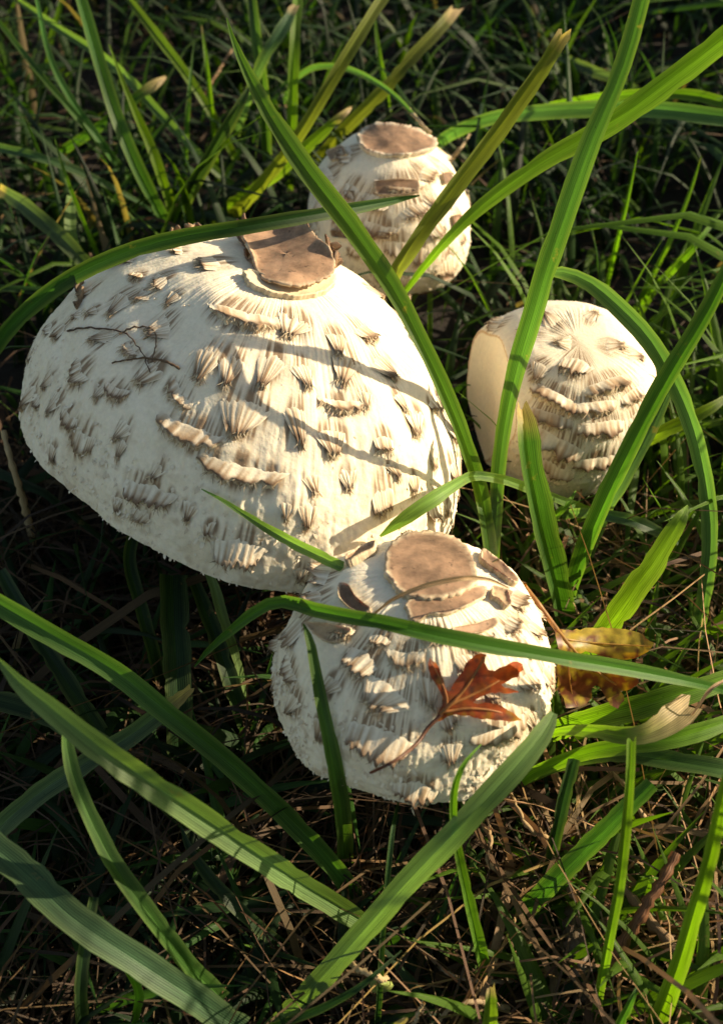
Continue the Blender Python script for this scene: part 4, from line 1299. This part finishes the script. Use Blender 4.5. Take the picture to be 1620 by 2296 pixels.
items = []
rng = np.random.default_rng(77)
tries = 0
while len(items) < 9500 and tries < 60000:
    tries += 1
    x, y = rng.uniform(-.42, .5), rng.uniform(-.28, .95)
    if y > .5 and rng.random() < .55: continue
    if not away(x, y, .8): continue
    cl = sn(x * 18, y * 18, 31)
    dens = .12 + .88 * float(sstep(.42, .58, cl))
    if y < .06 and x < .09: dens *= .5          # thin under the caps, where thatch shows
    if y < -.02 and x > .04: dens *= .6
    lush_lit = (x > .055 and -.05 < y < .12) or (x > .06 and y < -.03 and rng.random() < .6)
    if lush_lit: dens = 1
    if y > .1: dens = min(1, dens * 1.6)
    if rng.random() > dens: continue
    inframe = abs(x) < .13 + .12 * max(0, y) and -.12 < y < .4
    L = rng.gamma(5, .009) if inframe else rng.gamma(5, .014)
    L = min(L, .055 if (inframe and y < .1) else .15)
    k = rng.random()
    base = np.array(GREEN['g' if k < .4 else 'y' if k < .55 else 'd' if k < .9 else 'b']) * rng.uniform(.4, .95)
    if rng.random() < .08 and L < .045: base = STRAW * .5
    if lush_lit or y > .1: L = max(L, rng.uniform(.035, .08))
    if y < .02 and abs(x) < .24: L = min(L, rng.uniform(.02, .045))
    if y < -.13 and abs(x) < .2: continue
    if y > .15: base = base * .8  # far blades dimmed, the shade between them put into their colour
    if lush_lit: base = np.array(GREEN['y']) * rng.uniform(.6, 1.1)  # brighter green here stands in for sunlight on the dense patch
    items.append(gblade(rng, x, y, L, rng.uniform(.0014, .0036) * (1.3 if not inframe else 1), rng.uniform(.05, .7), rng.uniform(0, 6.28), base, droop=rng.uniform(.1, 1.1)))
for k in range(1300):
    lf = k < 620
    x, y = (rng.uniform(-.17, .03), rng.uniform(-.13, .02)) if lf else (rng.uniform(.03, .15), rng.uniform(-.13, .02))
    if not away(x, y, .55): continue
    base = np.array(GREEN['d' if rng.random() < .6 else 'g']) * rng.uniform(.7, 1.2) if lf else np.array(GREEN['y']) * rng.uniform(.5, 1)  # left blades carry shade in their dark greens, right ones sunlight
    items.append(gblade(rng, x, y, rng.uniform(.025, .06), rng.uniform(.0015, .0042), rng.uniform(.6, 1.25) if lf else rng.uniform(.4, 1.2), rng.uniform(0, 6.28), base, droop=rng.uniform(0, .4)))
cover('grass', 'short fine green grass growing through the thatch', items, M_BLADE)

items = []
for k in range(16500):
    mat_ = 9000 <= k < 12500
    left_ = k >= 12500
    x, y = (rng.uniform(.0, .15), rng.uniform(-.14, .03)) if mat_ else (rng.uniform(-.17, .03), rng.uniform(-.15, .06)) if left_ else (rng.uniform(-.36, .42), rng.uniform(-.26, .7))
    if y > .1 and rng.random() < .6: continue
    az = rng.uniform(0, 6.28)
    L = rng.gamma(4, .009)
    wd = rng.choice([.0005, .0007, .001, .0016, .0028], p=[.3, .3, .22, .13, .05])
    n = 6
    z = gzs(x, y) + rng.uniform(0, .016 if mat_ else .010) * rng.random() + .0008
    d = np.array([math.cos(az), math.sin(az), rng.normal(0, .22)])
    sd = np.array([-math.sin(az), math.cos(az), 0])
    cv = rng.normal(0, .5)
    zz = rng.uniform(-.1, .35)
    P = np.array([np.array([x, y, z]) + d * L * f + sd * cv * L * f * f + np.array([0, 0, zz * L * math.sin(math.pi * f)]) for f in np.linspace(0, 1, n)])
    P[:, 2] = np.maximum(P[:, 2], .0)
    c = np.array([.30, .19, .09]) * rng.uniform(.2, .9) * (1.5 if (x > .03 and y < .02) else .4 if left_ else .5) * np.array([1, rng.uniform(.8, 1.05), rng.uniform(.7, 1.1)])  # colour dimmed where shade falls, kept pale on the dry right side
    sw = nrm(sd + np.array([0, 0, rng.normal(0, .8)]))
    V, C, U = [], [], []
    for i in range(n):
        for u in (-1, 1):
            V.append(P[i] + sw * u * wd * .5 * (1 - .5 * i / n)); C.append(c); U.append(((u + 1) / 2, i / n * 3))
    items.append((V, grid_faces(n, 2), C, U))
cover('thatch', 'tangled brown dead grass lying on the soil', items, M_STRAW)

items = []  # unseen tall blades added out of view, kept where their shade is wanted
rng = np.random.default_rng(5)


def in_frame(P):
    d = P - CAM
    z = d @ FWD
    X = IW / 2 + FOC * (d @ RIGHT) / z
    Y = IH / 2 - FOC * (d @ UP) / z
    return bool(((z > 0) & (X > -120) & (X < IW + 120) & (Y > -120) & (Y < IH + 120)).any())


tries = 0
while len(items) < 320 and tries < 9000:
    tries += 1
    x, y = rng.uniform(.16, .62), rng.uniform(-.22, .2)
    L = rng.uniform(.2, .36)
    n = 16
    az = math.pi + rng.normal(0, .5)
    d = np.array([math.cos(az), math.sin(az), 0])
    lean, droop = rng.uniform(.02, .22), rng.uniform(.3, 1.0)
    P = []
    for i in range(n):
        f = i / (n - 1)
        a = lean + droop * f * f
        P.append(np.array([x, y, -.003]) + d * math.sin(a) * f * L + np.array([0, 0, math.cos(a) * f * L]))
    P = np.array(P)[::-1]
    if in_frame(P): continue
    bad = shade = False
    for q in P[:9]:
        hitbig = False
        for cp in CAPS:
            h = cp.bvh.ray_cast(Vector(q), -sdir)
            if h[0] is not None and (cp is not big or h[0].x > -.04):
                bad = True
            elif h[0] is not None:
                hitbig = True
        g = q - np.array(sdir) * ((q[2] - .03) / sdir.z)
        shade = shade or (-.15 < g[0] < -.02 and -.16 < g[1] < .0)
        if not hitbig and -.0 < g[0] < .16 and -.16 < g[1] < .2 and q[2] > .04:
            bad = True
    for q in P:
        g = q - np.array(sdir) * ((q[2] - .01) / sdir.z)
        if q[2] > .02 and .015 < g[0] < .14 and -.15 < g[1] < .02: bad = True
    if bad or (not shade and len(items) > 60): continue
    f = np.linspace(1, 0, n)
    Wd = .0085 * np.clip((1 - f) * 5, .03, 1) * (.3 + .7 * sstep(.3, .65, f))
    items.append(blade_mesh(P, Wd, rng, np.array(GREEN['g']) * rng.uniform(.8, 1.2), .35, rng.uniform(-1, 1), False, 0, ref=np.array([0, 1., 0])))
print('tall', len(items), tries)
tries, n0 = 0, len(items)
while len(items) < n0 + 520 and tries < 4000:  # more unseen blades, added to shade the far and near ground
    tries += 1
    x = rng.uniform(.13, .42)
    y = rng.uniform(.1, .62) if rng.random() < .6 else rng.uniform(-.24, .02)
    L = rng.uniform(.09, .17)
    n = 9
    az = rng.uniform(0, 6.28)
    d = np.array([math.cos(az), math.sin(az), 0])
    lean, droop = rng.uniform(.02, .4), rng.uniform(.2, .9)
    f = np.linspace(0, 1, n)
    a = lean + droop * f * f
    P = (np.array([x, y, -.003]) + np.outer(np.sin(a) * f * L, d) + np.outer(np.cos(a) * f * L, [0, 0, 1]))[::-1]
    if in_frame(P): continue
    bad = False
    for q in P[:8]:
        if any(cp.bvh.ray_cast(Vector(q), -sdir)[0] is not None for cp in CAPS): bad = True
        g = q - np.array(sdir) * ((q[2] - .03) / sdir.z)
        if (.02 < g[0] < .14 and -.15 < g[1] < .07) or (.05 < g[0] < .17 and .05 < g[1] < .26): bad = True
    if bad: continue
    Wd = .006 * np.clip((1 - f[::-1]) * 5, .03, 1)
    items.append(blade_mesh(P, Wd, rng, np.array(GREEN['g']) * rng.uniform(.8, 1.2), .35, rng.uniform(-1, 1), False, 0, ref=np.array([0, 1., 0])))
print('tall2', len(items) - n0, tries)
cover('shading_grass', 'unseen tall arching grass added on the sunny side for its shade', items, M_BLADE)
